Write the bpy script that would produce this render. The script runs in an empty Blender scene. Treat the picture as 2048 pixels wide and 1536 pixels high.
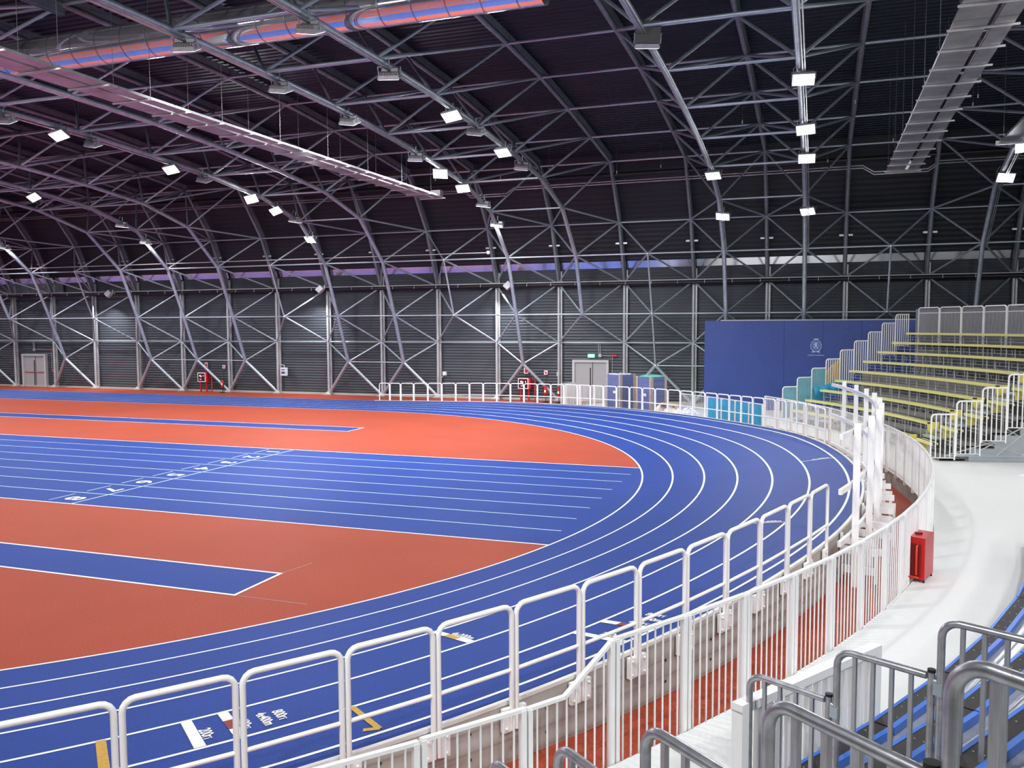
import bpy, bmesh, math, random
from mathutils import Vector, Matrix
random.seed(7)
C = bpy.context.scene.collection
PI = math.pi
rad = math.radians

# ------------------------------------------------------------------ materials
def mat(name, col, rough=.5, metal=0., noise=0., nscale=8., bump=0., bscale=60., emis=None, estr=0., trans=0., spec=.5, detail=4., coord='Object', ior=1.45, alpha=1.):
    m = bpy.data.materials.new(name); m.use_nodes = True
    nt = m.node_tree; b = nt.nodes['Principled BSDF']
    b.inputs['Base Color'].default_value = (*col, 1)
    b.inputs['Roughness'].default_value = rough
    b.inputs['Metallic'].default_value = metal
    b.inputs['Specular IOR Level'].default_value = spec
    b.inputs['IOR'].default_value = ior
    if trans: b.inputs['Transmission Weight'].default_value = trans
    if alpha < 1: b.inputs['Alpha'].default_value = alpha
    if emis:
        b.inputs['Emission Color'].default_value = (*emis, 1); b.inputs['Emission Strength'].default_value = estr
    tc = nt.nodes.new('ShaderNodeTexCoord')
    if noise:
        n = nt.nodes.new('ShaderNodeTexNoise'); n.inputs['Scale'].default_value = nscale; n.inputs['Detail'].default_value = detail
        nt.links.new(tc.outputs[coord], n.inputs['Vector'])
        r = nt.nodes.new('ShaderNodeMapRange'); r.inputs['From Min'].default_value = .3; r.inputs['From Max'].default_value = .7
        r.inputs['To Min'].default_value = 1 - noise; r.inputs['To Max'].default_value = 1 + noise
        nt.links.new(n.outputs['Fac'], r.inputs['Value'])
        v = nt.nodes.new('ShaderNodeVectorMath'); v.operation = 'SCALE'; v.inputs[0].default_value = col
        nt.links.new(r.outputs['Result'], v.inputs['Scale']); nt.links.new(v.outputs['Vector'], b.inputs['Base Color'])
    if bump:
        n2 = nt.nodes.new('ShaderNodeTexNoise'); n2.inputs['Scale'].default_value = bscale; n2.inputs['Detail'].default_value = 3
        nt.links.new(tc.outputs[coord], n2.inputs['Vector'])
        bp = nt.nodes.new('ShaderNodeBump'); bp.inputs['Strength'].default_value = bump; bp.inputs['Distance'].default_value = .01
        nt.links.new(n2.outputs['Fac'], bp.inputs['Height']); nt.links.new(bp.outputs['Normal'], b.inputs['Normal'])
    return m

def ribbed(name, col, pitch, axis, depth, joint=0., rough=.5, metal=.2, jcol=None):
    """profiled sheet: ribs every `pitch` metres along object axis, paler sheet joints every `joint` metres"""
    m = mat(name, col, rough, metal, noise=.12, nscale=.35)
    nt = m.node_tree; b = nt.nodes['Principled BSDF']
    tc = nt.nodes.new('ShaderNodeTexCoord'); sp = nt.nodes.new('ShaderNodeSeparateXYZ'); nt.links.new(tc.outputs['Object'], sp.inputs[0])
    mu = nt.nodes.new('ShaderNodeMath'); mu.operation = 'MULTIPLY'; mu.inputs[1].default_value = 2 * PI / pitch
    nt.links.new(sp.outputs[axis], mu.inputs[0])
    si = nt.nodes.new('ShaderNodeMath'); si.operation = 'SINE'; nt.links.new(mu.outputs[0], si.inputs[0])
    bp = nt.nodes.new('ShaderNodeBump'); bp.inputs['Strength'].default_value = 1; bp.inputs['Distance'].default_value = depth
    nt.links.new(si.outputs[0], bp.inputs['Height']); nt.links.new(bp.outputs['Normal'], b.inputs['Normal'])
    if joint:
        d = nt.nodes.new('ShaderNodeMath'); d.operation = 'DIVIDE'; d.inputs[1].default_value = joint; nt.links.new(sp.outputs[axis], d.inputs[0])
        fr = nt.nodes.new('ShaderNodeMath'); fr.operation = 'FRACT'; nt.links.new(d.outputs[0], fr.inputs[0])
        lt = nt.nodes.new('ShaderNodeMath'); lt.operation = 'LESS_THAN'; lt.inputs[1].default_value = .03 / joint; nt.links.new(fr.outputs[0], lt.inputs[0])
        mx = nt.nodes.new('ShaderNodeMix'); mx.data_type = 'RGBA'; nt.links.new(lt.outputs[0], mx.inputs['Factor'])
        src = b.inputs['Base Color'].links[0].from_socket
        nt.links.new(src, mx.inputs['A']); mx.inputs['B'].default_value = (*(jcol or [min(1, c * 2.2) for c in col]), 1)
        nt.links.new(mx.outputs['Result'], b.inputs['Base Color'])
    return m

def flooring(name, col, rough, noise, bump, patch=.05):
    """granular rubber floor: fine grain over broad wear patches"""
    m = mat(name, col, rough, noise=noise, nscale=45, bump=bump, bscale=150, detail=6, spec=.11)
    nt = m.node_tree; b = nt.nodes['Principled BSDF']
    src = b.inputs['Base Color'].links[0].from_socket
    tc = nt.nodes.new('ShaderNodeTexCoord'); n = nt.nodes.new('ShaderNodeTexNoise'); n.inputs['Scale'].default_value = .5; n.inputs['Detail'].default_value = 5
    nt.links.new(tc.outputs['Object'], n.inputs['Vector'])
    r = nt.nodes.new('ShaderNodeMapRange'); r.inputs['From Min'].default_value = .3; r.inputs['From Max'].default_value = .7
    r.inputs['To Min'].default_value = 1 - patch; r.inputs['To Max'].default_value = 1 + patch; nt.links.new(n.outputs['Fac'], r.inputs['Value'])
    v = nt.nodes.new('ShaderNodeVectorMath'); v.operation = 'SCALE'; nt.links.new(src, v.inputs[0]); nt.links.new(r.outputs['Result'], v.inputs['Scale'])
    nt.links.new(v.outputs['Vector'], b.inputs['Base Color'])
    return m

M = {}
M['red'] = flooring('red_rubber', (.385, .072, .040), .58, .22, .10)
M['blue'] = flooring('blue_rubber', (.026, .062, .285), .58, .16, .10, .06)
M['white_floor'] = flooring('pale_resin_floor', (.72, .725, .71), .5, .03, .05, .03)
M['line'] = mat('white_line_paint', (.85, .87, .88), .55)
M['cyanline'] = mat('pale_cyan_line_paint', (.5, .72, .82), .55)
M['digit'] = mat('white_number_paint', (.88, .86, .84), .55)
M['yellowline'] = mat('ochre_line_paint', (.55, .33, .05), .6, noise=.15, nscale=30)
M['redline'] = mat('dark_red_line_paint', (.25, .03, .03), .6)
M['concrete'] = mat('board_marked_concrete', (.36, .335, .30), .85, noise=.16, nscale=2.5, bump=.3, bscale=25)
M['boardwall'] = ribbed('board_marked_wall', (.44, .42, .385), .21, 'Z', .004, .21, .85, 0, (.385, .365, .335))
M['whitesteel'] = mat('white_painted_steel', (.90, .895, .885), .32, noise=.02, nscale=3)
M['whitecap'] = mat('white_edge_strip', (.78, .76, .73), .5)
M['galv'] = mat('galvanised_tube', (.46, .53, .60), .42, .55, noise=.16, nscale=4)
M['galvdark'] = mat('galvanised_railing_tube', (.47, .48, .51), .30, .75, noise=.2, nscale=14, bump=.06, bscale=40)
M['node'] = mat('steel_ball_node', (.72, .72, .74), .25, .7)
M['rafter'] = mat('grey_rafter_steel', (.25, .275, .315), .5, .3, noise=.15, nscale=3)
M['colpale'] = mat('pale_zinc_column', (.46, .47, .48), .45, .35, noise=.12, nscale=3)
M['wall'] = ribbed('dark_grey_wall_sheet', (.054, .063, .076), .17, 'Z', .012, 1.75, .45, .15, (.085, .088, .098))
M['slope'] = ribbed('black_upper_wall_sheet', (.019, .022, .028), .25, 'Z', .008, 1.1, .5, .15, (.024, .023, .028))
M['roof'] = ribbed('black_roof_deck', (.016, .024, .042), .32, 'Y', .07, 0, .5, .15)
M['flash'] = mat('bright_flashing_sheet', (.85, .85, .88), .16, 1., noise=.1, nscale=.8)
M['mirror'] = mat('polished_duct_sheet', (.97, .97, .98), .09, .84, noise=.03, nscale=1)
M['duct'] = mat('zinc_duct_sheet', (.55, .56, .58), .3, .75, noise=.18, nscale=2.5)
M['black'] = mat('black_rubber', (.012, .012, .013), .5)
M['pipe'] = mat('black_pipe_paint', (.012, .012, .015), .4)
M['cable'] = mat('pale_grey_cable', (.55, .55, .55), .5)
M['wire'] = mat('thin_steel_wire', (.16, .16, .17), .5)
M['lamp'] = mat('cast_aluminium_lamp', (.50, .51, .53), .4, .5, noise=.1, nscale=8)
M['lampdark'] = mat('dark_lamp_hood', (.035, .034, .035), .5)
M['lens'] = mat('lit_led_lens', (1, 1, 1), .3, emis=(1, .98, .94), estr=8)
M['lensoff'] = mat('lit_led_lens_seen_edge_on', (1, 1, 1), .3, emis=(.9, .95, 1), estr=3)
M['door'] = mat('grey_door_paint', (.36, .36, .37), .5)
M['frame'] = mat('pale_door_frame_paint', (.50, .50, .51), .5)
M['redsteel'] = mat('red_gloss_paint', (.50, .012, .016), .28, noise=.05, nscale=3)
M['reddark'] = mat('dark_red_recess', (.16, .006, .008), .4)
M['orange'] = mat('orange_red_pipe', (.62, .035, .012), .35)
M['sign'] = mat('white_sign_plate', (.8, .78, .76), .5)
M['signred'] = mat('sign_red', (.6, .03, .04), .5)
M['exit'] = mat('lit_exit_sign_green', (.1, .6, .4), .4, emis=(.05, .75, .45), estr=1.6)
M['exitwhite'] = mat('lit_exit_sign_white', (.8, 1, .9), .4, emis=(.8, 1, .9), estr=1.6)
M['maroon'] = mat('smoked_red_glass', (.05, .008, .012), .15)
M['boxwhite'] = mat('white_plastic_box', (.7, .71, .73), .45)
M['boxblue'] = mat('blue_display', (.03, .07, .30), .4)
M['bluewall'] = mat('blue_laminate_board', (.027, .060, .27), .42, noise=.05, nscale=.8)
M['seam'] = mat('dark_board_seam', (.018, .034, .15), .6)
M['crest'] = mat('pale_blue_print', (.42, .50, .74), .5)
M['crestdark'] = mat('mid_blue_print', (.10, .17, .46), .5)
M['yellow'] = mat('yellow_seat_plastic', (.80, .77, .30), .42)
M['yellowpanel'] = mat('yellow_seat_end_plastic', (.82, .72, .16), .42)
M['seatblue'] = mat('blue_seat_edge_plastic', (.035, .16, .62), .38, noise=.04, nscale=4)
M['brown'] = mat('dark_brown_phenolic_board', (.024, .020, .020), .55, noise=.2, nscale=6)
M['screw'] = mat('bright_screw_head', (.8, .8, .8), .3, .6)
M['deck'] = mat('grey_tread_deck', (.24, .23, .22), .6, .1, noise=.1, nscale=3)
M['treadmetal'] = mat('ribbed_aluminium_tread', (.60, .61, .63), .33, .7, noise=.12, nscale=5)
M['greypanel'] = mat('grey_side_panel', (.34, .37, .39), .5, noise=.05, nscale=2)
M['greymesh'] = mat('grey_rear_sheet', (.24, .25, .28), .55)
M['teal'] = mat('teal_film', (.20, .46, .55), .3, noise=.1, nscale=3)
M['cyan'] = mat('cyan_banner_cloth', (.045, .36, .62), .5, noise=.12, nscale=4)
M['tarp'] = mat('ochre_tarpaulin', (.72, .47, .12), .4, noise=.18, nscale=5)
M['mats'] = mat('blue_grey_wrapped_mats', (.15, .18, .36), .3, noise=.12, nscale=10)
M['card'] = mat('brown_corner_cardboard', (.42, .36, .32), .75, noise=.12, nscale=8)
M['greenfilm'] = mat('green_stretch_film', (.12, .55, .42), .2, noise=.2, nscale=6)
M['wrap'] = mat('clear_plastic_wrap', (.62, .64, .78), .18, noise=.25, nscale=9)
M['sack'] = mat('white_woven_sack', (.72, .68, .64), .6, noise=.12, nscale=9)
M['kraft'] = mat('orange_brown_cardboard', (.60, .33, .16), .7)
M['pallet'] = mat('raw_pallet_wood', (.35, .25, .15), .8, noise=.2, nscale=6)
M['stone'] = mat('pale_plinth', (.42, .41, .39), .7)

# ------------------------------------------------------------------ mesh builder
class MB:
    def __init__(s): s.v = []; s.f = []; s.sm = []
    def add(s, vs, fs, smooth=False):
        o = len(s.v); s.v += [tuple(v) for v in vs]
        for f in fs: s.f.append([i + o for i in f]); s.sm.append(smooth)
        return s
    def box(s, c, d, rz=0., R=None):
        x, y, z = d[0] / 2, d[1] / 2, d[2] / 2
        vs = [Vector((a * x, b * y, e * z)) for a in (-1, 1) for b in (-1, 1) for e in (-1, 1)]
        if R is None: R = Matrix.Rotation(rz, 3, 'Z')
        c = Vector(c)
        return s.add([R @ v + c for v in vs], [(0, 1, 3, 2), (4, 6, 7, 5), (0, 4, 5, 1), (2, 3, 7, 6), (0, 2, 6, 4), (1, 5, 7, 3)])
    def tube(s, pts, r, n=10, closed=False, cap=True):
        P = [Vector(p) for p in pts]; k = len(P)
        rs = r if isinstance(r, (list, tuple)) else [r] * k
        up = None; rings = []
        for i in range(k):
            a = P[i - 1] if (i or closed) else P[i]; b = P[(i + 1) % k] if (i < k - 1 or closed) else P[i]
            t1 = (P[i] - a).normalized() if (P[i] - a).length > 1e-9 else None
            t2 = (b - P[i]).normalized() if (b - P[i]).length > 1e-9 else None
            t = ((t1 or t2) + (t2 or t1)).normalized()
            if up is None:
                h = Vector((0, 0, 1)) if abs(t.z) < .9 else Vector((1, 0, 0)); up = (h - t * h.dot(t)).normalized()
            else: up = (up - t * up.dot(t)).normalized()
            w = t.cross(up); sc = 1.
            if t1 and t2:
                co = max(.35, t.dot(t1)); sc = 1 / co
                bend = (t2 - t1)
                bn = bend.normalized() if bend.length > 1e-6 else None
            else: bn = None
            ring = []
            for j in range(n):
                q = (up * math.cos(2 * PI * j / n) + w * math.sin(2 * PI * j / n)) * rs[i]
                if bn is not None:
                    bb = (bn - t * bn.dot(t)).normalized() if (bn - t * bn.dot(t)).length > 1e-6 else None
                    if bb: q = q + bb * q.dot(bb) * (sc - 1)
                ring.append(P[i] + q)
            rings.append(ring)
        vs = [v for R in rings for v in R]; fs = []
        for i in range(k if closed else k - 1):
            for j in range(n):
                a = i * n + j; b = i * n + (j + 1) % n; c = ((i + 1) % k) * n + (j + 1) % n; d = ((i + 1) % k) * n + j
                fs.append((a, b, c, d))
        s.add(vs, fs, True)
        if cap and not closed:
            s.add(rings[0], [tuple(reversed(range(n)))]); s.add(rings[-1], [tuple(range(n))])
        return s
    def ball(s, c, r, nu=10, nv=6, sc=(1, 1, 1)):
        c = Vector(c); vs = []; fs = []
        for i in range(nv + 1):
            th = PI * i / nv
            for j in range(nu):
                ph = 2 * PI * j / nu
                vs.append(c + Vector((math.sin(th) * math.cos(ph) * r * sc[0], math.sin(th) * math.sin(ph) * r * sc[1], math.cos(th) * r * sc[2])))
        for i in range(nv):
            for j in range(nu): fs.append((i * nu + j, (i + 1) * nu + j, (i + 1) * nu + (j + 1) % nu, i * nu + (j + 1) % nu))
        return s.add(vs, fs, True)
    def lathe(s, prof, c=(0, 0, 0), n=16, R=None):
        c = Vector(c); vs = []; fs = []; k = len(prof)
        for (r, z) in prof:
            for j in range(n):
                v = Vector((r * math.cos(2 * PI * j / n), r * math.sin(2 * PI * j / n), z))
                vs.append((R @ v if R else v) + c)
        for i in range(k - 1):
            for j in range(n): fs.append((i * n + j, i * n + (j + 1) % n, (i + 1) * n + (j + 1) % n, (i + 1) * n + j))
        return s.add(vs, fs, True)
    def poly(s, pts): return s.add(pts, [tuple(range(len(pts)))])
    def prism(s, pts, d):
        d = Vector(d); a = [Vector(p) for p in pts]; n = len(a)
        s.add(a + [p + d for p in a], [tuple(range(n)), tuple(reversed(range(n, 2 * n)))] + [(i, (i + 1) % n, n + (i + 1) % n, n + i) for i in range(n)])
        return s
    def grid(s, rows, smooth=True):
        n = len(rows[0]); vs = [p for r in rows for p in r]; fs = []
        for i in range(len(rows) - 1):
            for j in range(n - 1): fs.append((i * n + j, i * n + j + 1, (i + 1) * n + j + 1, (i + 1) * n + j))
        return s.add(vs, fs, smooth)
    def mesh(s, name, m=None):
        me = bpy.data.meshes.new(name); me.from_pydata(s.v, [], s.f); me.validate(); me.update()
        for p, q in zip(me.polygons, s.sm): p.use_smooth = q
        bm = bmesh.new(); bm.from_mesh(me); bmesh.ops.recalc_face_normals(bm, faces=bm.faces); bm.to_mesh(me); bm.free()
        if m: me.materials.append(M[m])
        return me
    def build(s, name, m, parent=None, label=None):
        return link(name, s.mesh(name, m), Matrix(), parent, label)

ROOTM = {}
def link(name, me, W=Matrix(), parent=None, label=None):
    o = bpy.data.objects.new(name, me); C.objects.link(o)
    if parent is not None:
        o.parent = parent; ROOTM[o.name] = W
        o.matrix_local = ROOTM[parent.name].inverted() @ W
    else:
        o.matrix_world = W; ROOTM[o.name] = W
    if label: o['label'] = label
    return o
def tag(o, label=None, cat=None, group=None, kind=None):
    if label: o['label'] = label
    if cat: o['category'] = cat
    if group: o['group'] = group
    if kind: o['kind'] = kind
    return o
def thing(name, label, cat, loc=(0, 0, 0), group=None):
    o = bpy.data.objects.new(name, None); C.objects.link(o); o.empty_display_size = .1
    o.location = loc; ROOTM[o.name] = Matrix.Translation(loc)
    return tag(o, label, cat, group)
def struct(o, label, cat): return tag(o, label, cat, None, 'structure')

UNIT = {}
def unit(kind, m):
    if (kind, m) not in UNIT:
        b = MB()
        if kind == 'cyl': b.tube([(0, 0, 0), (0, 0, 1)], 1, 10)
        if kind == 'box': b.box((0, 0, .5), (1, 1, 1))
        if kind == 'ball': b.ball((0, 0, 0), 1, 12, 8)
        UNIT[(kind, m)] = b.mesh('unit_' + kind, m)
    return UNIT[(kind, m)]
def frame_to(a, b):
    a, b = Vector(a), Vector(b); t = (b - a); L = t.length; t.normalize()
    h = Vector((0, 0, 1)) if abs(t.z) < .95 else Vector((1, 0, 0))
    x = h.cross(t).normalized(); y = t.cross(x)
    R = Matrix((x, y, t)).transposed().to_4x4()
    return Matrix.Translation(a) @ R, L
def bar(name, m, a, b, r, parent, label=None):
    W, L = frame_to(a, b)
    return link(name, unit('cyl', m), W @ Matrix.Diagonal((r, r, L, 1)), parent, label)
def flat(name, m, a, b, w, h, parent, label=None):
    W, L = frame_to(a, b)
    return link(name, unit('box', m), W @ Matrix.Diagonal((w, h, L, 1)), parent, label)
def ball(name, m, c, r, parent):
    return link(name, unit('ball', m), Matrix.Translation(c) @ Matrix.Diagonal((r, r, r, 1)), parent)
def textmesh(s, size, m, bold=0., sx=1.):
    cu = bpy.data.curves.new('writing', 'FONT'); cu.body = s; cu.size = size; cu.offset = bold; cu.align_x = 'CENTER'; cu.align_y = 'CENTER'
    ob = bpy.data.objects.new('writing', cu); C.objects.link(ob)
    dg = bpy.context.evaluated_depsgraph_get(); me = bpy.data.meshes.new_from_object(ob.evaluated_get(dg))
    bpy.data.objects.remove(ob); bpy.data.curves.remove(cu)
    for v in me.vertices: v.co.x *= sx
    me.materials.clear(); me.materials.append(M[m]); return me
ORD = 'first second third fourth fifth sixth seventh eighth ninth tenth eleventh twelfth thirteenth fourteenth fifteenth sixteenth seventeenth eighteenth nineteenth twentieth'.split()
def ordn(i):
    if i < 20: return ORD[i]
    t = {2: 'twenty', 3: 'thirty', 4: 'forty'}
    n = i + 1
    return (t[n // 10] + '-' + ORD[n % 10 - 1]) if n % 10 else {30: 'thirtieth', 40: 'fortieth'}[n]

# ------------------------------------------------------------------ geometry of the place
CX, CY = -22.70, 21.03                   # centre of the bend
R0, RW, LW = 18.31, 23.75, .857          # inner line, outer wall, lane width
RF = 25.03                               # spectator fence
XL = -78.                                # left end of what is built
def interp(x, xs, ys):
    if x <= xs[0]: return ys[0]
    for i in range(1, len(xs)):
        if x <= xs[i]: return ys[i - 1] + (ys[i] - ys[i - 1]) * (x - xs[i - 1]) / (xs[i] - xs[i - 1])
    return ys[-1]
BA = [0, 8, 15, 20, 25, 30, 35, 42, 50, 60, 75, 84, 90, 96]
BZ = [.86, .86, .85, .82, .75, .67, .60, .53, .46, .36, .20, .08, .03, 0]
def zwall(az): return interp(abs(az), BA, BZ)
def pol(r, az, z=0.): return Vector((CX + r * math.cos(rad(az)), CY + r * math.sin(rad(az)), z))
def track(r, az, dz=0.):
    """point on the banked track; beyond +-90 degrees az runs on along the straight (1 degree = .32 m)"""
    z = max(0, (r - R0) / (RW - R0)) * zwall(az) + dz
    if az > 90: return Vector((CX - (az - 90) * .32, CY + r, z))
    if az < -90: return Vector((CX - (-90 - az) * .32, CY - r, z))
    return pol(r, az, z)
def zfloor(az):
    return interp(abs(az), [0, 33.6, 35.2, 180], [.45, .45, .05, .05])

# ------------------------------------------------------------------ floor, track and lines
AZS = [i * 1.0 for i in range(-261, 262)]
AZS = [a for a in AZS]
b = MB(); n = 120
ring = [pol(R0, -90 + 180 * i / n) for i in range(n + 1)]
b.poly([(XL, CY - R0, 0)] + [tuple(v) for v in ring] + [(XL, CY + R0, 0)])
floor = b.build('floor', 'red'); struct(floor, 'red rubber infield floor inside the running track', 'floor')
b = MB(); rows = []
for k in range(13):
    r = R0 + (RW - R0) * k / 12
    rows.append([track(r, a, 0) for a in AZS])
b.grid(rows, True); b.build('track_surface', 'blue', floor, 'banked blue running track around the bend')
# ring lines
def ringline(r, w, m, name='lane_line', a0=-261, a1=261, dz=.004):
    b = MB(); st = [a for a in [x * .5 for x in range(-522, 523)] if a0 <= a <= a1]
    b.grid([[track(r - w / 2, a, dz) for a in st], [track(r + w / 2, a, dz) for a in st]], True)
    return b.build(name, m, floor)
for k in range(7): ringline(R0 + LW * k, .05, 'line')
# sprint straight
YA, LNW = 16.253, 1.22
YB = YA + 8 * LNW
def xr(y): return CX + math.sqrt(max(0, R0 ** 2 - (y - CY) ** 2))
b = MB(); ys = [YA + (YB - YA) * i / 40 for i in range(41)]
b.grid([[(XL, y, .003) for y in ys], [(xr(y), y, .003) for y in ys]], False); b.build('sprint_straight', 'blue', floor, 'blue straight with eight sprint lanes')
def strip(x0, x1, y0, y1, z, m, name):
    b = MB(); b.poly([(x0, y0, z), (x1, y0, z), (x1, y1, z), (x0, y1, z)]); return b.build(name, m, floor)
strip(XL, xr(YA), YA - .03, YA + .03, .006, 'line', 'lane_line'); strip(XL, xr(YB), YB - .03, YB + .03, .006, 'line', 'lane_line')
for k in range(1, 8): strip(XL, -5.12, YA + LNW * k - .022, YA + LNW * k + .022, .006, 'cyanline', 'lane_line')
XS = -17.59
strip(XS - .025, XS + .025, YA, YB, .0075, 'cyanline', 'finish_line')
for k in range(8):
    yc = YA + LNW * (k + .5)
    strip(-18.55, -18.51, yc - .42, yc + .42, .0075, 'cyanline', 'lane_mark')
    me = textmesh(str(8 - k), .70, 'digit', .014, 1.2)
    link('lane_number', me, Matrix(((0, 1, 0, -18.05), (-1, 0, 0, yc - .05), (0, 0, 1, .008), (0, 0, 0, 1))), floor)
# two runways in the infield
for (y0, y1, xe) in ((11.51, 12.81, -9.0), (31.30, 32.62, -18.5)):
    strip(XL, xe, y0, y1, .003, 'blue', 'runway')
    strip(XL, xe + .03, y0 - .03, y0 + .03, .006, 'line', 'runway_line'); strip(XL, xe + .03, y1 - .03, y1 + .03, .006, 'line', 'runway_line')
    strip(xe - .03, xe + .03, y0, y1, .0065, 'line', 'runway_line')
def faint(x0, y0, x1, y1):
    d = Vector((x1 - x0, y1 - y0, 0)).normalized(); nrm = Vector((-d.y, d.x, 0)) * .008
    b = MB(); b.poly([Vector((x0, y0, .004)) - nrm, Vector((x1, y1, .004)) - nrm, Vector((x1, y1, .004)) + nrm, Vector((x0, y0, .004)) + nrm]); b.build('chalk_mark', 'card', floor)
faint(-9, 12.84, -8.85, 13.6); faint(-9, 11.5, -7.6, 11.5)
# marks on the bend lanes (radial lines, distances, ochre arrows)
def patch(r0, r1, a0, a1, m, name, dz=.007, n=6):
    b = MB(); b.grid([[track(r0 + (r1 - r0) * i / n, a0, dz) for i in range(n + 1)], [track(r0 + (r1 - r0) * i / n, a1, dz) for i in range(n + 1)]]); b.build(name, m, floor)
def dist_line(k, az, mid=None, hw=.055):
    r0, r1 = R0 + LW * k + .025, R0 + LW * (k + 1) - .025; ha = math.degrees(hw / ((r0 + r1) / 2))
    if mid:
        a, c = r0 + (r1 - r0) * .33, r0 + (r1 - r0) * .67
        patch(r0, a, az - ha, az + ha, 'line', 'start_line'); patch(a, c, az - ha, az + ha, mid, 'start_line'); patch(c, r1, az - ha, az + ha, 'line', 'start_line')
    else: patch(r0, r1, az - ha, az + ha, 'line', 'start_line')
def dist_text(k, az, s, h=.115, size=.135, off=.10):
    me = textmesh(s, size, 'digit', .0035, 1.05); rc = R0 + LW * (k + .5) + off
    for v in me.vertices:
        x, y = v.co.x, v.co.y * h / size / .72
        p = track(rc + x, az + math.degrees(y / rc), .008); v.co = p
    link('distance_lettering', me, Matrix(), floor)
dist_line(4, -40.27); dist_line(4, -39.3, 'redline'); dist_text(4, -39.98, '200m'); dist_text(4, -39.02, '400m'); dist_text(4, -38.5, '4x400m', .105, .12); dist_text(4, -38.08, '800m')
dist_line(5, -28.5); dist_line(5, -27.15, 'redline'); dist_text(5, -28.2, '200m'); dist_text(5, -26.85, '400m'); dist_text(5, -26.4, '4x400m', .105, .12); dist_text(5, -25.95, '800m')
dist_line(3, -31.0, 'yellowline'); dist_text(3, -30.75, '4x200m', .12, .13)
dist_line(4, -10.62, None, .02); dist_text(4, -10.35, '4x400m', .12, .13)
dist_line(5, 8.65, None, .02); dist_text(5, 8.9, '4x400m', .12, .13)
patch(R0 + LW * 4, R0 + LW * 5 - .03, -42.5, -42.25, 'yellowline', 'change_mark')
def seg(r0, a0, r1, a1, w, m):
    p, q = track(r0, a0, .008), track(r1, a1, .008); d = (q - p).normalized(); nn = Vector((-d.y, d.x, 0)).normalized() * w / 2
    b = MB(); b.poly([p - nn, q - nn, q + nn, p + nn]); b.build('change_mark', m, floor)
seg(22.60, -36.42, 23.36, -36.52, .07, 'yellowline'); seg(23.36, -36.5, 23.28, -36.85, .06, 'yellowline')
# outer concrete wall of the bend, white edge strip
st = [x * 1.0 for x in range(-96, 97)]
b = MB(); inner = [track(RW, a) for a in st]
top = [track(RW + .0, a) + Vector((0, 0, 0)) for a in st]
def rw(r, a, z): v = track(r, a); return Vector((v.x, v.y, z))
b.grid([[rw(RW - .14, a, -.02) for a in st], [rw(RW - .14, a, max(0, zwall(a) - .03)) for a in st], [rw(RW, a, max(.0, zwall(a)) + .004) for a in st], [rw(RW, a, -.02) for a in st]], False)
w = b.build('wall_track', 'boardwall'); struct(w, 'board marked concrete wall carrying the outer edge of the bend', 'wall')
b = MB()
b.grid([[rw(RW - .045, a, zwall(a) + .004) for a in st], [rw(RW - .045, a, zwall(a) + .02) for a in st], [rw(RW + .006, a, zwall(a) + .02) for a in st], [rw(RW + .006, a, zwall(a) - .02) for a in st]], False)
o = b.build('trim_1', 'whitecap'); struct(o, 'white strip along the outer edge of the banked track', 'trim')
bm_ = MB()
for i in range(26):
    for z in (.16, .42):
        a = -44 + i * 2.35
        if zwall(a) > z + .12:
            q = pol(RW + .004, a, z); t = Vector((-math.sin(rad(a)), math.cos(rad(a)), 0)); nrm = Vector((math.cos(rad(a)), math.sin(rad(a)), 0))
            bm_.poly([q + t * (.02 * math.cos(2 * PI * j / 8)) + Vector((0, 0, .02 * math.sin(2 * PI * j / 8))) for j in range(8)])
bm_.build('formwork_hole', 'lampdark', w)
# red trench floor and red outer floor up to the far wall
b = MB(); st2 = [x * 1.0 for x in range(-130, 91)]
b.grid([[rw(RW - .05, a, -.012) for a in st2], [rw(RF + .08, a, -.012) for a in st2]], False)
yw = 48.2
b.poly([(XL, CY + RW - .3, -.012), (CX, CY + RW - .3, -.012), (CX, yw, -.012), (XL, yw, -.012)])
far = [pol(RF, a, -.012) for a in range(90, 65, -1)]
b.poly([tuple(v) for v in far] + [(far[-1].x, yw, -.012), (CX, yw, -.012)])
o = b.build('floor_outer', 'red'); struct(o, 'red rubber floor between the track and the far wall', 'floor')
# pale platform for spectators
b = MB(); st3 = [x * .4 for x in range(-155 * 1, 166)]
b.grid([[pol(r, a, zfloor(a)) for a in st3] for r in (RF + .04, 26.2, 28, 32, 38, 46)], False)
b.grid([[pol(RF + .04, a, zfloor(a)) for a in st3], [pol(RF + .04, a, -.012) for a in st3]], False)
o = b.build('floor_platform', 'white_floor'); struct(o, 'pale smooth walkway outside the white picket fence', 'floor')
o.data.materials.append(M['concrete'])
nf = len(st3) - 1
for i, p in enumerate(o.data.polygons):
    if i >= 5 * nf: p.material_index = 1
# ground under everything else (never bare)
b = MB(); b.poly([(XL, -14, -.03), (34, -14, -.03), (34, yw, -.03), (XL, yw, -.03)]); o = b.build('floor_base', 'concrete'); struct(o, 'concrete ground slab beneath the hall', 'floor')

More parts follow.
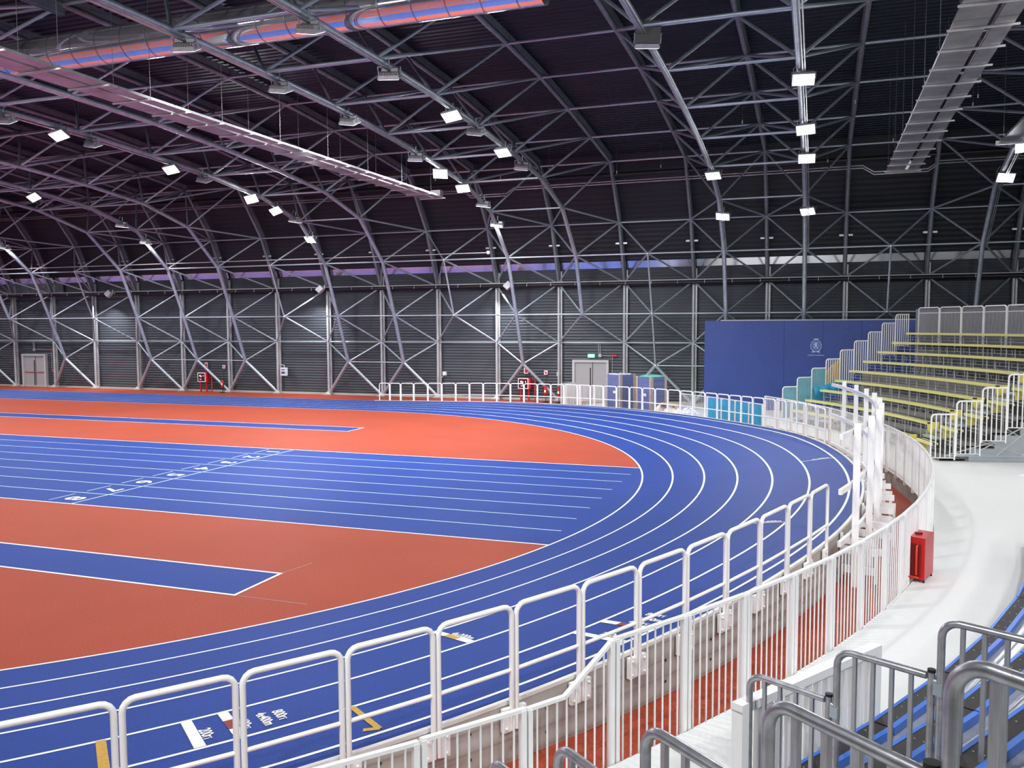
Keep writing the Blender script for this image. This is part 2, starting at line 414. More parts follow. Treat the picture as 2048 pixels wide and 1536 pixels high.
# ------------------------------------------------------------------ building shell
XR = 34.
def shell(prof, name, m, label, cat):
    b = MB(); b.grid([[(XL, y, z) for (y, z) in prof], [(XR, y, z) for (y, z) in prof]], False)
    return struct(b.build(name, m), label, cat)
prof_wall = [(48.0, -.03), (48.0, 7.62)]
prof_slope = [(47.78, 7.98), (46.85, 10.2), (44.55, 13.28)]
prof_roof = [(44.55, 13.28), (40.15, 13.72), (36.25, 14.12), (32.35, 14.42), (28.3, 14.58), (20.6, 14.66), (12.9, 14.58), (8.85, 14.42), (4.95, 14.12), (1.05, 13.72), (-3.35, 13.28)]
shell(prof_wall, 'wall_back', 'wall', 'dark grey ribbed metal wall along the far straight', 'wall')
shell(prof_slope, 'wall_upper', 'slope', 'black leaning upper wall sheet above the bright flashing', 'wall')
shell(prof_roof, 'ceiling', 'roof', 'black corrugated roof deck', 'ceiling')
shell([(-3.35, 13.28), (-5.6, 10.2), (-6.6, 7.9), (-6.6, -.03)], 'wall_front', 'slope', 'dark metal wall behind the near stand', 'wall')
for x, nm in ((XL, 'wall_left'), (XR, 'wall_right')):
    b = MB(); pr = prof_wall + prof_slope + prof_roof[1:] + [(-5.6, 10.2), (-6.6, 7.9), (-6.6, -.03)]
    b.poly([(x, y, z) for y, z in pr]); struct(b.build(nm, 'slope'), 'dark metal end wall of the hall', 'wall')
b = MB(); b.grid([[(XL, y, z) for (y, z) in ((47.95, 8.0), (47.73, 7.99), (47.90, 7.61), (48.0, 7.60))], [(XR, y, z) for (y, z) in ((47.95, 8.0), (47.73, 7.99), (47.90, 7.61), (48.0, 7.60))]], False)
struct(b.build('trim_2', 'flash'), 'bright metal flashing strip running along the far wall', 'trim')
b = MB(); b.box(((XL + XR) / 2, 47.93, .05), (XR - XL, .16, .12)); struct(b.build('baseboard_back', 'stone'), 'pale plinth at the foot of the far wall', 'baseboard')

# ------------------------------------------------------------------ space frame
S, XC, YW = 3.8524, -56.5141, 47.72
OUT = [(47.72, .04), (47.72, 3.40), (47.72, 6.80), (46.27, 9.97), (43.99, 12.84), (40.03, 13.28), (36.16, 13.70), (32.27, 14.00), (28.4, 14.12), (24.5, 14.20), (20.6, 14.22), (16.7, 14.20), (12.8, 14.12), (8.93, 14.0)]
INN = [(46.92, 2.17), (45.78, 5.01), (44.40, 8.10), (41.81, 10.31), (38.30, 11.24), (34.43, 11.66), (30.51, 11.93), (26.58, 12.12), (22.60, 12.18), (18.60, 12.18), (14.62, 12.12), (10.69, 11.93)]
GAP = {-1, 2, 6, 9, 12, 15}              # bays without a chord above the second ring
NOFOOT = {0, 2, 6, 9, 11, 15}
BAYS = range(-1, 18)
def oP(i, k): return Vector((XC + S * i, OUT[k][0], OUT[k][1]))
def iP(j, k): return Vector((XC + S * (j + .5), INN[k][0], INN[k][1]))
CH = {}
def chordmesh(k0, k1, r):
    if (k0, k1, r) not in CH:
        b = MB(); b.tube([(0, INN[k][0], INN[k][1]) for k in range(k0, k1 + 1)], r, 12); CH[(k0, k1, r)] = b.mesh('chord', 'galv')
    return CH[(k0, k1, r)]
for j in BAYS:
    x = XC + S * (j + .5)
    t = thing('arch_rib', f'galvanised tube arch rib, {ordn(j + 1)} counted along the far wall from the narrow door end', 'arch rib', (x, INN[1][0], 0), 'arch ribs of the roof frame')
    k0 = 1 if j in NOFOOT else 0
    k1 = 2 if j in GAP else len(INN) - 1
    thin = j in GAP
    link('chord', chordmesh(k0, k1, .05 if thin else .105), Matrix.Translation((x, 0, 0)), t)
    if j in (1, 4, 7, 10, 11, 13, 14, 16):
        if 'tray' not in CH:
            b = MB()
            for dx in (.10, .17): b.tube([(dx, INN[k][0] - (.12 if k < 4 else 0), INN[k][1] - .20) for k in range(2, len(INN))], .022, 6)
            CH['tray'] = b.mesh('cable_tray', 'duct')
        link('cable_tray', CH['tray'], Matrix.Translation((x, 0, 0)), t)
    for k in range(k0, k1 + 1):
        p = iP(j, k); ball('node', 'node', p, .095, t)
        for di in (0, 1):
            for dk in (0, 1):
                q = oP(j + di, k + dk)
                leg = (k == 0 and dk == 0)
                d = (q - p).normalized()
                if k >= 9 and dk == 1 and k + dk >= len(OUT): continue
                bar('leg' if leg else 'web_bar', 'galv', p + d * .05, q - d * .03, .095 if leg else (.05 if k < 4 else .055), t)
        if k >= 1 and (j + 1) in BAYS:
            other = 2 if (j + 1) in GAP else len(INN) - 1
            if k <= other: bar('tie_bar', 'galv', p, iP(j + 1, k), .042 if k < 4 else .05, t)
        if k == 0 and (j + 1) not in NOFOOT and j in (3, 4, 7, 12): bar('tie_bar', 'galv', p, iP(j + 1, 0), .035, t)
RM = {}
def rafter_mesh():
    if not RM:
        b = MB(); b.tube([(0, y, z) for (y, z) in OUT[2:]], .085, 10); RM['tube'] = b.mesh('rafter', 'rafter')
        b = MB(); pts = [Vector((0, y, z)) for (y, z) in OUT[2:]]
        for i, (p, q) in enumerate(zip(pts, pts[1:])):
            d = (q - p).normalized(); nn = Vector((1, 0, 0)).cross(d); nn = nn if nn.z > 0 or nn.y > 0 else -nn
            for s in (-1, 1):
                c = [p + nn * .10 + Vector((s * .05, 0, 0)), q + nn * .10 + Vector((s * .05, 0, 0)), q + nn * .33 + Vector((s * .05, 0, 0)), p + nn * .33 + Vector((s * .05, 0, 0))]
                b.prism(c, (s * .05, 0, 0))
        RM['c'] = b.mesh('rafter_channel', 'rafter')
        b = MB(); b.tube([(0, YW, .12), (0, YW, 6.8)], .085, 12); RM['col'] = b.mesh('shaft', 'colpale')
        b = MB(); b.box((.13, YW + .12, 3.75), (.10, .10, 7.5)); RM['ch'] = b.mesh('channel', 'colpale')
        b = MB(); b.box((0, YW, .03), (.55, .5, .06)); b.add([(-.2, YW - .2, .06), (.2, YW - .2, .06), (.2, YW + .2, .06), (-.2, YW + .2, .06), (-.1, YW - .1, .2), (.1, YW - .1, .2), (.1, YW + .1, .2), (-.1, YW + .1, .2)], [(0, 1, 5, 4), (1, 2, 6, 5), (2, 3, 7, 6), (3, 0, 4, 7), (4, 5, 6, 7)]); RM['base'] = b.mesh('base_plate', 'stone')
        b = MB()
        for (y, z) in ((46.75, 8.9),):
            for s in (-1, 1): b.box((s * .22, y + .1, z), (.2, .06, .09))
        RM['clip'] = b.mesh('bracket', 'galv')
    return RM
for i in range(-1, 19):
    x = XC + S * i; T = Matrix.Translation((x, 0, 0)); rm = rafter_mesh()
    t = thing('steel_column', f'zinc steel column, {ordn(i + 1)} counted along the far wall from the narrow door end', 'column', (x, YW, 0), 'columns of the far wall')
    link('shaft', rm['col'], T, t); link('channel', rm['ch'], T, t); link('base_plate', rm['base'], T, t); link('rafter', rm['tube'], T, t); link('rafter_channel', rm['c'], T, t); link('bracket', rm['clip'], T, t)
    for k in range(1, len(OUT)):
        ball('node', 'node', oP(i, k), .09, t)
        if i < 18: bar('tie_bar', 'galv', oP(i, k), oP(i + 1, k), .042 if k < 4 else .05, t)

# black service pipes, white cable and conduit along the far wall
def longpipe(name, label, cat, pts, r, m, n=10):
    b = MB(); b.tube(pts, r, n); return tag(b.build(name, m), label, cat)
longpipe('service_pipe', 'black service pipe along the far wall at the second tie bar', 'pipe', [(XL + .3, 47.42, 6.72), (XR - .3, 47.42, 6.72)], .10, 'pipe')
t = thing('cable_run', 'thin pale cable clipped along the black wall pipe', 'cable', (-20, 47.3, 6.86))
b = MB(); b.tube([(XL + .3, 47.33, 6.86), (XR - .3, 47.33, 6.86)], .028, 6); b.build('cable', 'cable', t)
for i in range(46): bar('clip', 'cable', (-58 + 1.45 * i, 47.33, 6.86), (-58 + 1.45 * i, 47.29, 6.66), .016, t)
longpipe('service_pipe', 'black service pipe under the eave above the pale conduit', 'pipe', [(XL + .3, 44.55, 12.25), (XR - .3, 44.55, 12.25)], .11, 'pipe')
pts = [(XL + .3, 44.75, 11.82), (-18.7, 44.75, 11.82), (-18.3, 44.6, 11.5), (-16.2, 44.6, 11.5), (-15.8, 44.75, 11.82), (1.9, 44.75, 11.86), (2.4, 44.6, 11.5), (4.7, 44.6, 11.5), (5.2, 44.75, 11.86), (XR - .3, 44.75, 11.86)]
t = thing('conduit_run', 'pale twin conduit under the eave dipping below the two duct ends', 'conduit', (-20, 44.7, 11.8))
for dz in (0, .12):
    b = MB(); b.tube([(x, y, z + dz) for x, y, z in pts], .035, 6); b.build('conduit', 'duct', t)
t = thing('cable_run', 'thin pale cable following the inner tie bars above the flashing', 'cable', (-40, 44.3, 8.2))
b = MB(); b.tube([(XL + .3, 44.35, 8.42), (-17.2, 44.35, 8.42)], .025, 6); b.build('cable', 'cable', t); ball('junction_box', 'cable', (-17.2, 44.35, 8.42), .11, t)

# ------------------------------------------------------------------ ducts
t = thing('round_duct', 'polished mirror finish round air duct high across the infield', 'duct', (-25, 21, 12.97))
b = MB(); b.tube([(-60, 21, 12.97), (-6.6, 21, 12.97)], .53, 40); b.build('duct_shell', 'mirror', t)
for i in range(56):
    b = MB(); xx = -59.5 + i * .95; b.tube([(xx, 21, 12.97), (xx + .03, 21, 12.97)], .54, 40, cap=False); b.build('seam_ring', 'galvdark', t)
for xc_, lab, nm in ((-17.55, 'zinc twin flat duct hung under the roof over the lane numbers', 'L'), (3.05, 'zinc twin flat duct hung under the roof above the yellow benches', 'R')):
    t = thing('flat_duct', lab, 'duct', (xc_, 26, 10.5))
    for dx, w in ((-.24, .66), (.40, .38)):
        b = MB()
        for s in range(14):
            y0 = 9.6 + s * 2.02
            b.box((xc_ + dx, y0 + 1.0, 10.55), (w, 2.0, .07))
        b.build('duct_section', 'duct', t)
    for s in range(20):
        y0 = 9.9 + s * 1.47
        flat('crossbar', 'whitecap', (xc_ - .64, y0, 10.49), (xc_ + .70, y0, 10.49), .05, .04, t)
        if s % 2 == 0:
            for dx in (-.6, .64): bar('hanger_wire', 'wire', (xc_ + dx, y0, 10.5), (xc_ + dx, y0, 14.0), .006, t)
    b = MB(); b.box((xc_ + .1, 38.2, 10.75), (.5, .35, .35)); b.build('end_box', 'duct', t)
t = thing('air_unit', 'pale zinc duct outlet with two open throats at the far end of the hall', 'duct', (6.5, 31, 10.6))
for x_, w_ in ((5.98, .52), (6.83, .95)):
    b = MB(); b.box((x_, 30.7, 10.6), (w_, 5.8, .08)); b.build('duct_section', 'duct', t)
b = MB(); b.box((6.5, 33.62, 10.58), (1.75, .06, .14)); b.build('duct_frame', 'duct', t)
b = MB(); b.box((6.5, 27.6, 10.95), (1.5, .7, .8)); b.build('plenum_box', 'duct', t)
b = MB(); b.tube([(6.5, 27.5, 11.2), (6.5, 27.0, 11.9), (6.5, 26.0, 12.6)], .35, 20); b.build('duct_elbow', 'duct', t)
for x_ in (5.75, 7.25): bar('hanger_wire', 'wire', (x_, 33.0, 10.6), (x_, 33.0, 14.2), .006, t)

# ------------------------------------------------------------------ floodlights
LAMPS = [(1, -27.86, 25.55, 11.72), (1, -39.26, 34.52, 11.23), (1, -28.01, 31.57, 11.43), (2, -27.74, 37.35, 10.92), (1, -27.87, 39.44, 10.57), (2, -16.23, 35.28, 11.14), (1, -16.09, 37.85, 10.87), (1, -12.55, 27.75, 11.64), (3, -12.45, 32.88, 11.34), (3, -27.89, 42.68, 9.32),
 (1, -.46, 27.38, 11.66), (1, -.49, 32.85, 11.34), (1, -.53, 36.64, 11.0), (3, -1.0, 42.35, 9.6), (3, -4.81, 42.41, 9.55), (3, -4.58, 38.3, 10.82), (1, 6.57, 34.8, 11.2), (1, 6.81, 37.02, 10.96), (1, 6.85, 40.37, 10.37),
 (0, -15.77, 19.05, 11.76), (0, -12.09, 19.0, 11.76), (0, -15.9, 23.31, 11.75), (0, -12.22, 23.23, 11.75), (0, -15.94, 27.48, 11.66), (0, -12.0, 30.07, 11.53), (0, -27.49, 27.22, 11.67), (0, -27.53, 33.8, 11.28), (0, -15.91, 32.91, 11.34), (0, -12.17, 35.35, 11.14), (0, -16.47, 42.4, 9.56), (4, -4.51, 23.02, 11.76), (0, -39.52, 42.45, 9.51), (0, -27.69, 41.25, 10.18), (0, -39.5, 40.58, 10.33), (0, -27.54, 23.31, 11.75), (0, -50.75, 42.38, 9.57), (0, -16.26, 40.49, 10.35)]
FL = {}
def lampmesh():
    if FL: return FL
    b = MB(); b.box((0, 0, .10), (.62, .40, .05)); b.box((0, 0, .045), (.66, .46, .06)); FL['body'] = b.mesh('housing', 'lamp')
    b = MB()
    for k in range(13): b.box((-.28 + k * .0467, 0, .16), (.016, .34, .09))
    FL['fin'] = b.mesh('cooling_fins', 'lamp')
    b = MB(); b.box((0, 0, .008), (.60, .40, .016)); FL['lens'] = b.mesh('lens', 'lens'); FL['lens3'] = b.mesh('lens', 'lensoff')
    b = MB(); b.box((.16, .03, .26), (.2, .12, .09)); b.box((-.14, .03, .26), (.18, .10, .08)); FL['drv'] = b.mesh('driver_box', 'lamp')
    b = MB(); b.tube([(-.34, 0, .08), (-.34, 0, .34), (.34, 0, .34), (.34, 0, .08)], .017, 6); FL['yoke'] = b.mesh('bracket', 'galv')
    b = MB(); b.box((0, -.16, .42), (.66, .03, .55), R=Matrix.Rotation(-.35, 3, 'X')); b.box((.3, .02, .38), (.03, .36, .46), R=Matrix.Rotation(-.2, 3, 'X')); FL['hood'] = b.mesh('hood', 'lampdark')
    return FL
def aim(loc, tgt, roll=0.):
    loc = Vector(loc); z = (loc - Vector(tgt)).normalized(); y = Vector((1, 0, 0)); x = y.cross(z).normalized(); y = z.cross(x)
    return Matrix.Translation(loc) @ Matrix((x, y, z)).transposed().to_4x4() @ Matrix.Rotation(PI / 2 + roll, 4, 'Z')
NL = [0]
def light(loc, tgt, power, size=.6, spread=138, col=(.97, .98, 1)):
    l = bpy.data.lights.new('area_light', 'AREA'); l.shape = 'RECTANGLE'; l.size = size; l.size_y = size * .66; l.energy = power; l.spread = rad(spread); l.color = col
    o = bpy.data.objects.new('area_light', l); C.objects.link(o); W = aim(loc, tgt); o.matrix_world = W
    return o
def flood(kind, loc, tgt, label, power, roll):
    t = thing('floodlight', label, 'floodlight', loc, 'floodlights of the hall')
    f = lampmesh(); W = aim(loc, tgt, roll)
    hs = link('housing', f['body'], W, t); link('cooling_fins', f['fin'], W, hs); link('driver_box', f['drv'], W, t); link('bracket', f['yoke'], W, t)
    if kind == 4: link('hood', f['hood'], W, t, 'black glare hood on the lamp')
    link('lens', f['lens'] if kind in (1, 2) else f['lens3'], W, hs)
    p = W @ Vector((0, 0, .36)); bar('hanger', 'galv', p, (p.x, p.y + .02, p.z + .22), .03, t)
    b = MB(); q = W @ Vector((-.14, .05, .3)); b.tube([q, q + Vector((-.12, 0, .02)), q + Vector((-.16, .02, .16)), q + Vector((-.04, .02, .34))], .012, 6); b.build('cable', 'cable', t)
    d = (Vector(tgt) - Vector(loc)).normalized()
    lo = light(Vector(loc) + d * .03, tgt, power); lo.parent = t; lo.matrix_parent_inverse = Matrix.Translation(loc).inverted(); lo.name = 'area_light'
    return t
POW = 268.
bays = {}
for L in LAMPS: bays.setdefault(round((L[1] - XC) / S - .5), []).append(L)
for jb in sorted(bays):
    lst = sorted(bays[jb], key=lambda q: q[2])
    for n_, (kind, x, y, z) in enumerate(lst):
        xx = XC + S * (jb + .5) + .12
        if kind in (1, 2): tgt = (xx * .9, y * .74, 0); lab = 'glaring lit floodlight'
        elif kind == 3: tgt = (xx - 1.5, y - 7.5, 0); lab = 'floodlight with thin bright lens'
        elif kind == 4: tgt = (xx - 2, y + 7, 0); lab = 'black hooded floodlight'
        else: tgt = (xx - 1.5, y + 6 if y < 36 else y + 1.0, 0); lab = 'grey finned floodlight back'
        if kind == 2: tgt = (xx * .8, y * .62, 0)
        where = f'{ordn(n_)} from the roof centre'
        flood(kind, (xx, y, z), tgt, f'{lab}, {where} on the {ordn(jb + 1)} rib', POW * ((.8 if xx < -24 else .35) if kind in (1, 2) else 1.0), random.uniform(-.25, .25))
# unseen lamps; first the near half of the hall, behind and above the camera
for x in (-62, -51, -40, -28, -16, -5, 6, 15):
    for y in (9.5, 1.5): light((x, y, 11.3), (x - 1 if y > 5 else x, y + (9 if y > 5 else 8), 0), POW * ((1.35 if x > -20 else 1.1) if y > 5 else 1.3))
for x in (-34, -24, -14, -4, 5, 13): light((x, -2.2, 10.6), (x - 3, 15, 1), POW * 1.25)  # unseen fill row, added to brighten surfaces that face the camera
for x in (14, 22): light((x, 27, 11.3), (x - 8, 22, 0), POW * 1.2)  # unseen fill lamps right of the view, raised to whiten the pale walkway
for x in (-74, -64, -54):  # unseen fill rows beyond the left edge, boosted to brighten the far floor
    for y in (18, 30, 40): light((x, y, 11.2), (x + 4, y - 2, 0), POW * 2.2)
for x in (-46, -35):  # more unseen fill lamps just outside the left edge
    for y in (20, 29): light((x, y, 11.6), (x + 2, y + 4, 0), POW * 1.2)
# small wall projectors on the pipe
for n_, (x, lab) in enumerate(((-46.6, 'small pale wall projector above the bay beside the narrow door'), (-29.6, 'small pale wall projector above the control box'), (-17.0, 'small pale wall projector above the second hydrant box'))):
    t = thing('wall_projector', lab, 'projector', (x, 47.15, 6.75), 'small projectors on the wall pipe')
    b = MB(); R = Matrix.Rotation(.75, 3, 'Y') @ Matrix.Rotation(-.3, 3, 'X'); b.box((x, 46.95, 6.7), (.34, .30, .40), R=R); b.build('housing', 'boxwhite', t)
    b = MB(); b.tube([(x + .1, 47.3, 6.8), (x + .28, 47.05, 6.95), (x + .34, 46.95, 6.75)], .05, 6); b.build('bracket', 'boxwhite', t)
    light((x - .2, 46.8, 6.3), (x - 1.2, 47.3, 2), 130, .3, 110)

# ------------------------------------------------------------------ doors and wall equipment
def door(nm, x0, x1, h, label, y=47.9):
    t = bpy.data.objects.new(nm, None); C.objects.link(t); t.location = (x0, y, 0); ROOTM[t.name] = Matrix.Translation((x0, y, 0)); struct(t, label, 'door')
    w = .14
    b = MB(); b.box((x0 + w / 2, y, h / 2), (w, .24, h)); b.box((x1 - w / 2, y, h / 2), (w, .24, h)); b.box(((x0 + x1) / 2, y, h - w / 2), (x1 - x0 - 2 * w, .24, w)); b.build('door_frame', 'frame', t)
    b = MB(); xm = x0 + w + (x1 - x0 - 2 * w) * .62 if x1 - x0 < 2.2 and nm == 'door_1' else (x0 + x1) / 2 + .12
    for a, c in ((x0 + w, xm - .015), (xm + .015, x1 - w)):
        b = MB(); b.box(((a + c) / 2, y + .02, (h - w) / 2), (c - a, .07, h - w - .02)); lf = b.build('leaf', 'door', t)
        if nm == 'door_1':
            bb = MB(); bb.tube([(a + .08, y - .06, 1.08), (c - .05, y - .06, 1.08)], .025, 8); bb.build('push_bar', 'signred', lf)
    b = MB(); b.box((xm - .13, y - .03, h * .42), (.05, .05, h * .78)); b.build('closing_rod', 'black', t)
    b = MB(); b.box((xm, y - .02, (h - w) / 2), (.03, .03, h - w)); b.build('leaf_gap', 'black', t)
    return t
door('door_1', -55.95, -53.62, 2.42, 'narrow grey double door with red push bars in the far wall')
door('door_2', -13.35, -11.2, 2.40, 'wide grey double door under the green exit sign')
t = thing('exit_sign', 'small lit green and white exit sign above the wide grey door', 'sign', (-12.23, 47.85, 2.64))
b = MB(); b.box((-12.23, 47.84, 2.64), (.40, .08, .20)); b.build('sign_case', 'exit', t)
b = MB(); b.box((-12.31, 47.795, 2.64), (.15, .006, .15)); b.box((-12.13, 47.795, 2.64), (.15, .006, .15)); b.build('pictogram', 'exitwhite', t)
def conduit_drop(x, ztop, z, xend, label, beacon=True, drop=None):
    t = thing('alarm_conduit', label, 'conduit', (x, 47.85, z))
    for dx in (-.05, .05): bar('conduit', 'cable', (x + dx, 47.88, z), (x + dx - .06, 47.88, ztop), .014, t)
    b = MB(); b.box((x, 47.87, z), (.16, .1, .18)); b.build('junction_box', 'frame', t)
    bar('conduit', 'cable', (x, 47.88, z), (xend, 47.88, z), .012, t)
    b = MB(); b.box((xend + .12, 47.85, z), (.28, .1, .10)); b.build('alarm_beacon', 'signred', t)
    if drop: bar('conduit', 'cable', (xend, 47.88, z), (xend, 47.88, drop), .010, t)
    return t
conduit_drop(-11.72, 3.35, 2.66, -11.0, 'pale conduit with red alarm beacon above the wide grey door', drop=1.2)
t = conduit_drop(-54.75, 3.4, 2.75, -53.1, 'pale conduit with red alarm beacon beside the narrow grey door', drop=1.2)
b = MB(); b.box((-52.9, 47.85, 1.2), (.24, .1, .16)); b.build('call_point', 'signred', t)
def hydrant(x, z0, label):
    t = thing('hydrant_cabinet', label, 'hydrant cabinet', (x, 47.3, 0), 'hydrant cabinets on legs')
    y = 47.34
    b = MB(); b.box((x + .09, y + .05, z0 + .32), (.72, .28, .64)); b.build('cabinet', 'redsteel', t)
    b = MB(); b.box((x, y - .10, z0 + .32), (.64, .02, .62)); b.build('door_frame', 'sign', t)
    b = MB(); b.box((x, y - .116, z0 + .32), (.54, .012, .53)); b.build('glass', 'maroon', t)
    b = MB(); b.box((x - .12, y - .125, z0 + .42), (.10, .006, .12)); b.box((x - .02, y - .125, z0 + .38), (.07, .006, .14)); b.box((x + .15, y - .125, z0 + .42), (.05, .006, .10)); b.box((x - .07, y - .125, z0 + .18), (.16, .006, .05)); b.build('pictogram', 'sign', t)
    for dx in (-.18, .30):
        b = MB(); b.box((x + dx, y + .04, z0 / 2), (.08, .08, z0)); b.build('leg', 'redsteel', t)
    b = MB(); b.tube([(x + .4, y + .1, z0 + .55), (x + .66, y + .1, z0 + .55), (x + .66, y + .1, .0)], .035, 8); b.build('supply_pipe', 'redsteel', t)
hydrant(-39.14, .67, 'red hydrant cabinet on two legs beside the narrow door end of the far wall')
hydrant(-16.17, .69, 'red hydrant cabinet on two legs behind the white guardrail')
def sign(x, z, w, h, label):
    t = thing('fire_sign', label, 'sign', (x, 47.88, z), 'red and white fire signs')
    b = MB(); b.box((x, 47.88, z), (w, .02, h)); b.build('plate', 'sign', t)
    b = MB(); b.box((x + w * .05, 47.865, z - h * .05), (w * .55, .01, h * .45)); b.box((x - w * .18, 47.864, z + h * .22), (w * .18, .01, h * .3)); b.build('pictogram', 'signred', t)
sign(-39.25, 1.80, .26, .34, 'red and white fire sign above the hydrant cabinet next to the two open bays'); sign(-37.8, 1.68, .22, .22, 'small fire sign above the lone extinguisher'); sign(-16.2, 1.72, .28, .36, 'red and white fire sign above the hydrant cabinet behind the guardrail')
sign(-14.98, 1.63, .22, .24, 'small fire sign over the extinguisher next to the guarded hydrant cabinet'); sign(-14.2, 1.56, .22, .26, 'small fire sign on the column left of the wide door')
def extinguisher(x, y, z, label):
    t = thing('fire_extinguisher', label, 'extinguisher', (x, y, z), 'red fire extinguishers')
    b = MB(); b.lathe([(0, 0), (.085, 0), (.09, .03), (.09, .40), (.06, .48), (.03, .51), (0, .51)], (x, y, z), 14); b.build('cylinder', 'redsteel', t)
    b = MB(); b.box((x, y - .088, z + .22), (.10, .012, .14)); b.build('label_plate', 'sign', t)
    b = MB(); b.tube([(x, y, z + .5), (x, y, z + .56), (x + .1, y, z + .57)], .018, 6); b.build('valve', 'black', t)
    b = MB(); b.tube([(x, y, z + .53), (x - .1, y - .02, z + .5), (x - .12, y - .04, z + .25)], .014, 6); b.build('hose', 'black', t)
    b = MB(); b.tube([(x, y, .02), (x, y, z)], .02, 6); b.lathe([(0, 0), (.2, 0), (.2, .03), (.03, .06), (0, .06)], (x, y, 0), 14); b.tube([(x + .04, y + .09, .06), (x + .04, y + .09, 1.6)], .012, 6); b.build('stand', 'black', t)
extinguisher(-37.25, 47.0, .36, 'red fire extinguisher on a black stand beside the hydrant cabinet legs'); extinguisher(-14.6, 46.6, .42, 'red fire extinguisher behind the guardrail next to the hydrant cabinet'); extinguisher(-13.75, 46.4, .38, 'red fire extinguisher at the end of the picket fence')
t = thing('control_box', 'white and blue control box fixed beside a column of the far wall', 'box', (-32.8, 47.5, 1.45))
b = MB(); b.box((-32.8, 47.55, 1.45), (.42, .2, .52)); b.build('case', 'boxwhite', t)
b = MB(); b.box((-32.8, 47.445, 1.38), (.28, .01, .14)); b.build('display', 'boxblue', t)
b = MB(); b.box((-32.8, 47.445, 1.58), (.26, .01, .06)); b.build('strip', 'boxblue', t)
b = MB(); b.tube([(-32.8, 47.6, 1.7), (-32.82, 47.6, 1.85), (-33.1, 47.65, 1.9)], .02, 6); b.build('cable', 'cable', t)
t = thing('sensor_box', 'small white sensor box beside a column above the guardrail', 'box', (-21.35, 47.6, 1.47))
b = MB(); b.box((-21.35, 47.6, 1.5), (.22, .12, .22)); b.build('case', 'boxwhite', t)
b = MB(); b.tube([(-21.4, 47.6, 1.4), (-21.5, 47.6, 1.25), (-21.6, 47.6, 1.3)], .015, 6); b.build('cable', 'cable', t)
t = thing('wall_grille', 'dark louvred grille below the flashing above the narrow door', 'grille', (-53.5, 47.9, 7.2))
b = MB()
for k in range(8): b.box((-54.2, 47.88, 6.95 + k * .09), (5.0, .1, .03), R=Matrix.Rotation(.5, 3, 'X'))
b.build('louvres', 'galv', t)
b = MB(); b.box((-54.2, 47.96, 7.25), (5.1, .05, .75)); b.build('back_plate', 'black', t)

# ------------------------------------------------------------------ blue display wall with crest
t = thing('display_wall', 'tall royal blue display wall with a pale crest beside the yellow benches', 'display wall', (-5.5, 45.2, 0))
XB, YB_, ZB = -5.5, 45.2, 4.60
b = MB(); x1 = 13.2
fr = [(XB, YB_ - .0, 0), (-3.55, YB_, ZB), (-1.62, YB_, 0)]
b.prism([(XB, YB_, 0), (-1.62, YB_, 0), (x1, YB_, 0), (x1, YB_, ZB), (-3.55, YB_, ZB), (XB, YB_, ZB)], (0, .22, 0)); b.build('board', 'bluewall', t)
b = MB(); b.prism([(XB, YB_ - .16, 0), (-1.62, YB_ - .006, 0), (-3.62, YB_ - .006, ZB), (XB, YB_ - .012, ZB)], (0, .003, 0)); b.build('lit_corner_facet', 'bluewall', t)  # facet added, leaning back so this corner catches more light
b = MB(); b.box(((-4.7 + x1) / 2, YB_ + .1, ZB + .02), (x1 + 4.7, .26, .05)); b.build('top_strip', 'frame', t)
b = MB()
for x in (-3.52, -1.57, .26, 2.05): b.box((x, YB_ - .008, ZB / 2), (.012, .008, ZB))
b.build('seams', 'seam', t)
b = MB()
for x in (-5.08, -4.15, -3.21, -2.3, -1.33, -.38, .57, 1.37, 2.45):
    for z in (4.33, 4.0, 3.66, 2.85, 2.02, 1.6):
        if abs(x + .05) < .7 and 2.6 < z < 3.9: continue
        b.tube([(x, YB_ - .03, z), (x, YB_ + .01, z)], .022, 8)
b.build('screws', 'crestdark', t)
Yc = YB_ - .022; cx_, cz_ = -.05, 3.34
b = MB()
def disc(cx, cz, rx, rz, rot=0., n=16, y=Yc):
    pts = []
    for i in range(n):
        a = 2 * PI * i / n; u, v = rx * math.cos(a), rz * math.sin(a)
        pts.append((cx + u * math.cos(rot) - v * math.sin(rot), y, cz + u * math.sin(rot) + v * math.cos(rot)))
    b.prism(pts, (0, .006, 0))
for s in (-1, 1):
    for k in range(6):
        a = -.85 + k * .37; disc(cx_ + s * .245 * math.cos(a), cz_ - .01 + .27 * math.sin(a), .026, .040, s * (a - .2))
    disc(cx_ + s * .085, cz_ - .285, .085, .035, s * .3)
    disc(cx_ + s * .15, cz_ - .325, .045, .025, 0)
cr = [(-.10, .27), (.10, .27), (.12, .36), (.07, .325), (.045, .375), (0, .335), (-.045, .375), (-.07, .325), (-.12, .36)]
b.prism([(cx_ + u, Yc, cz_ + v) for u, v in cr], (0, .006, 0))
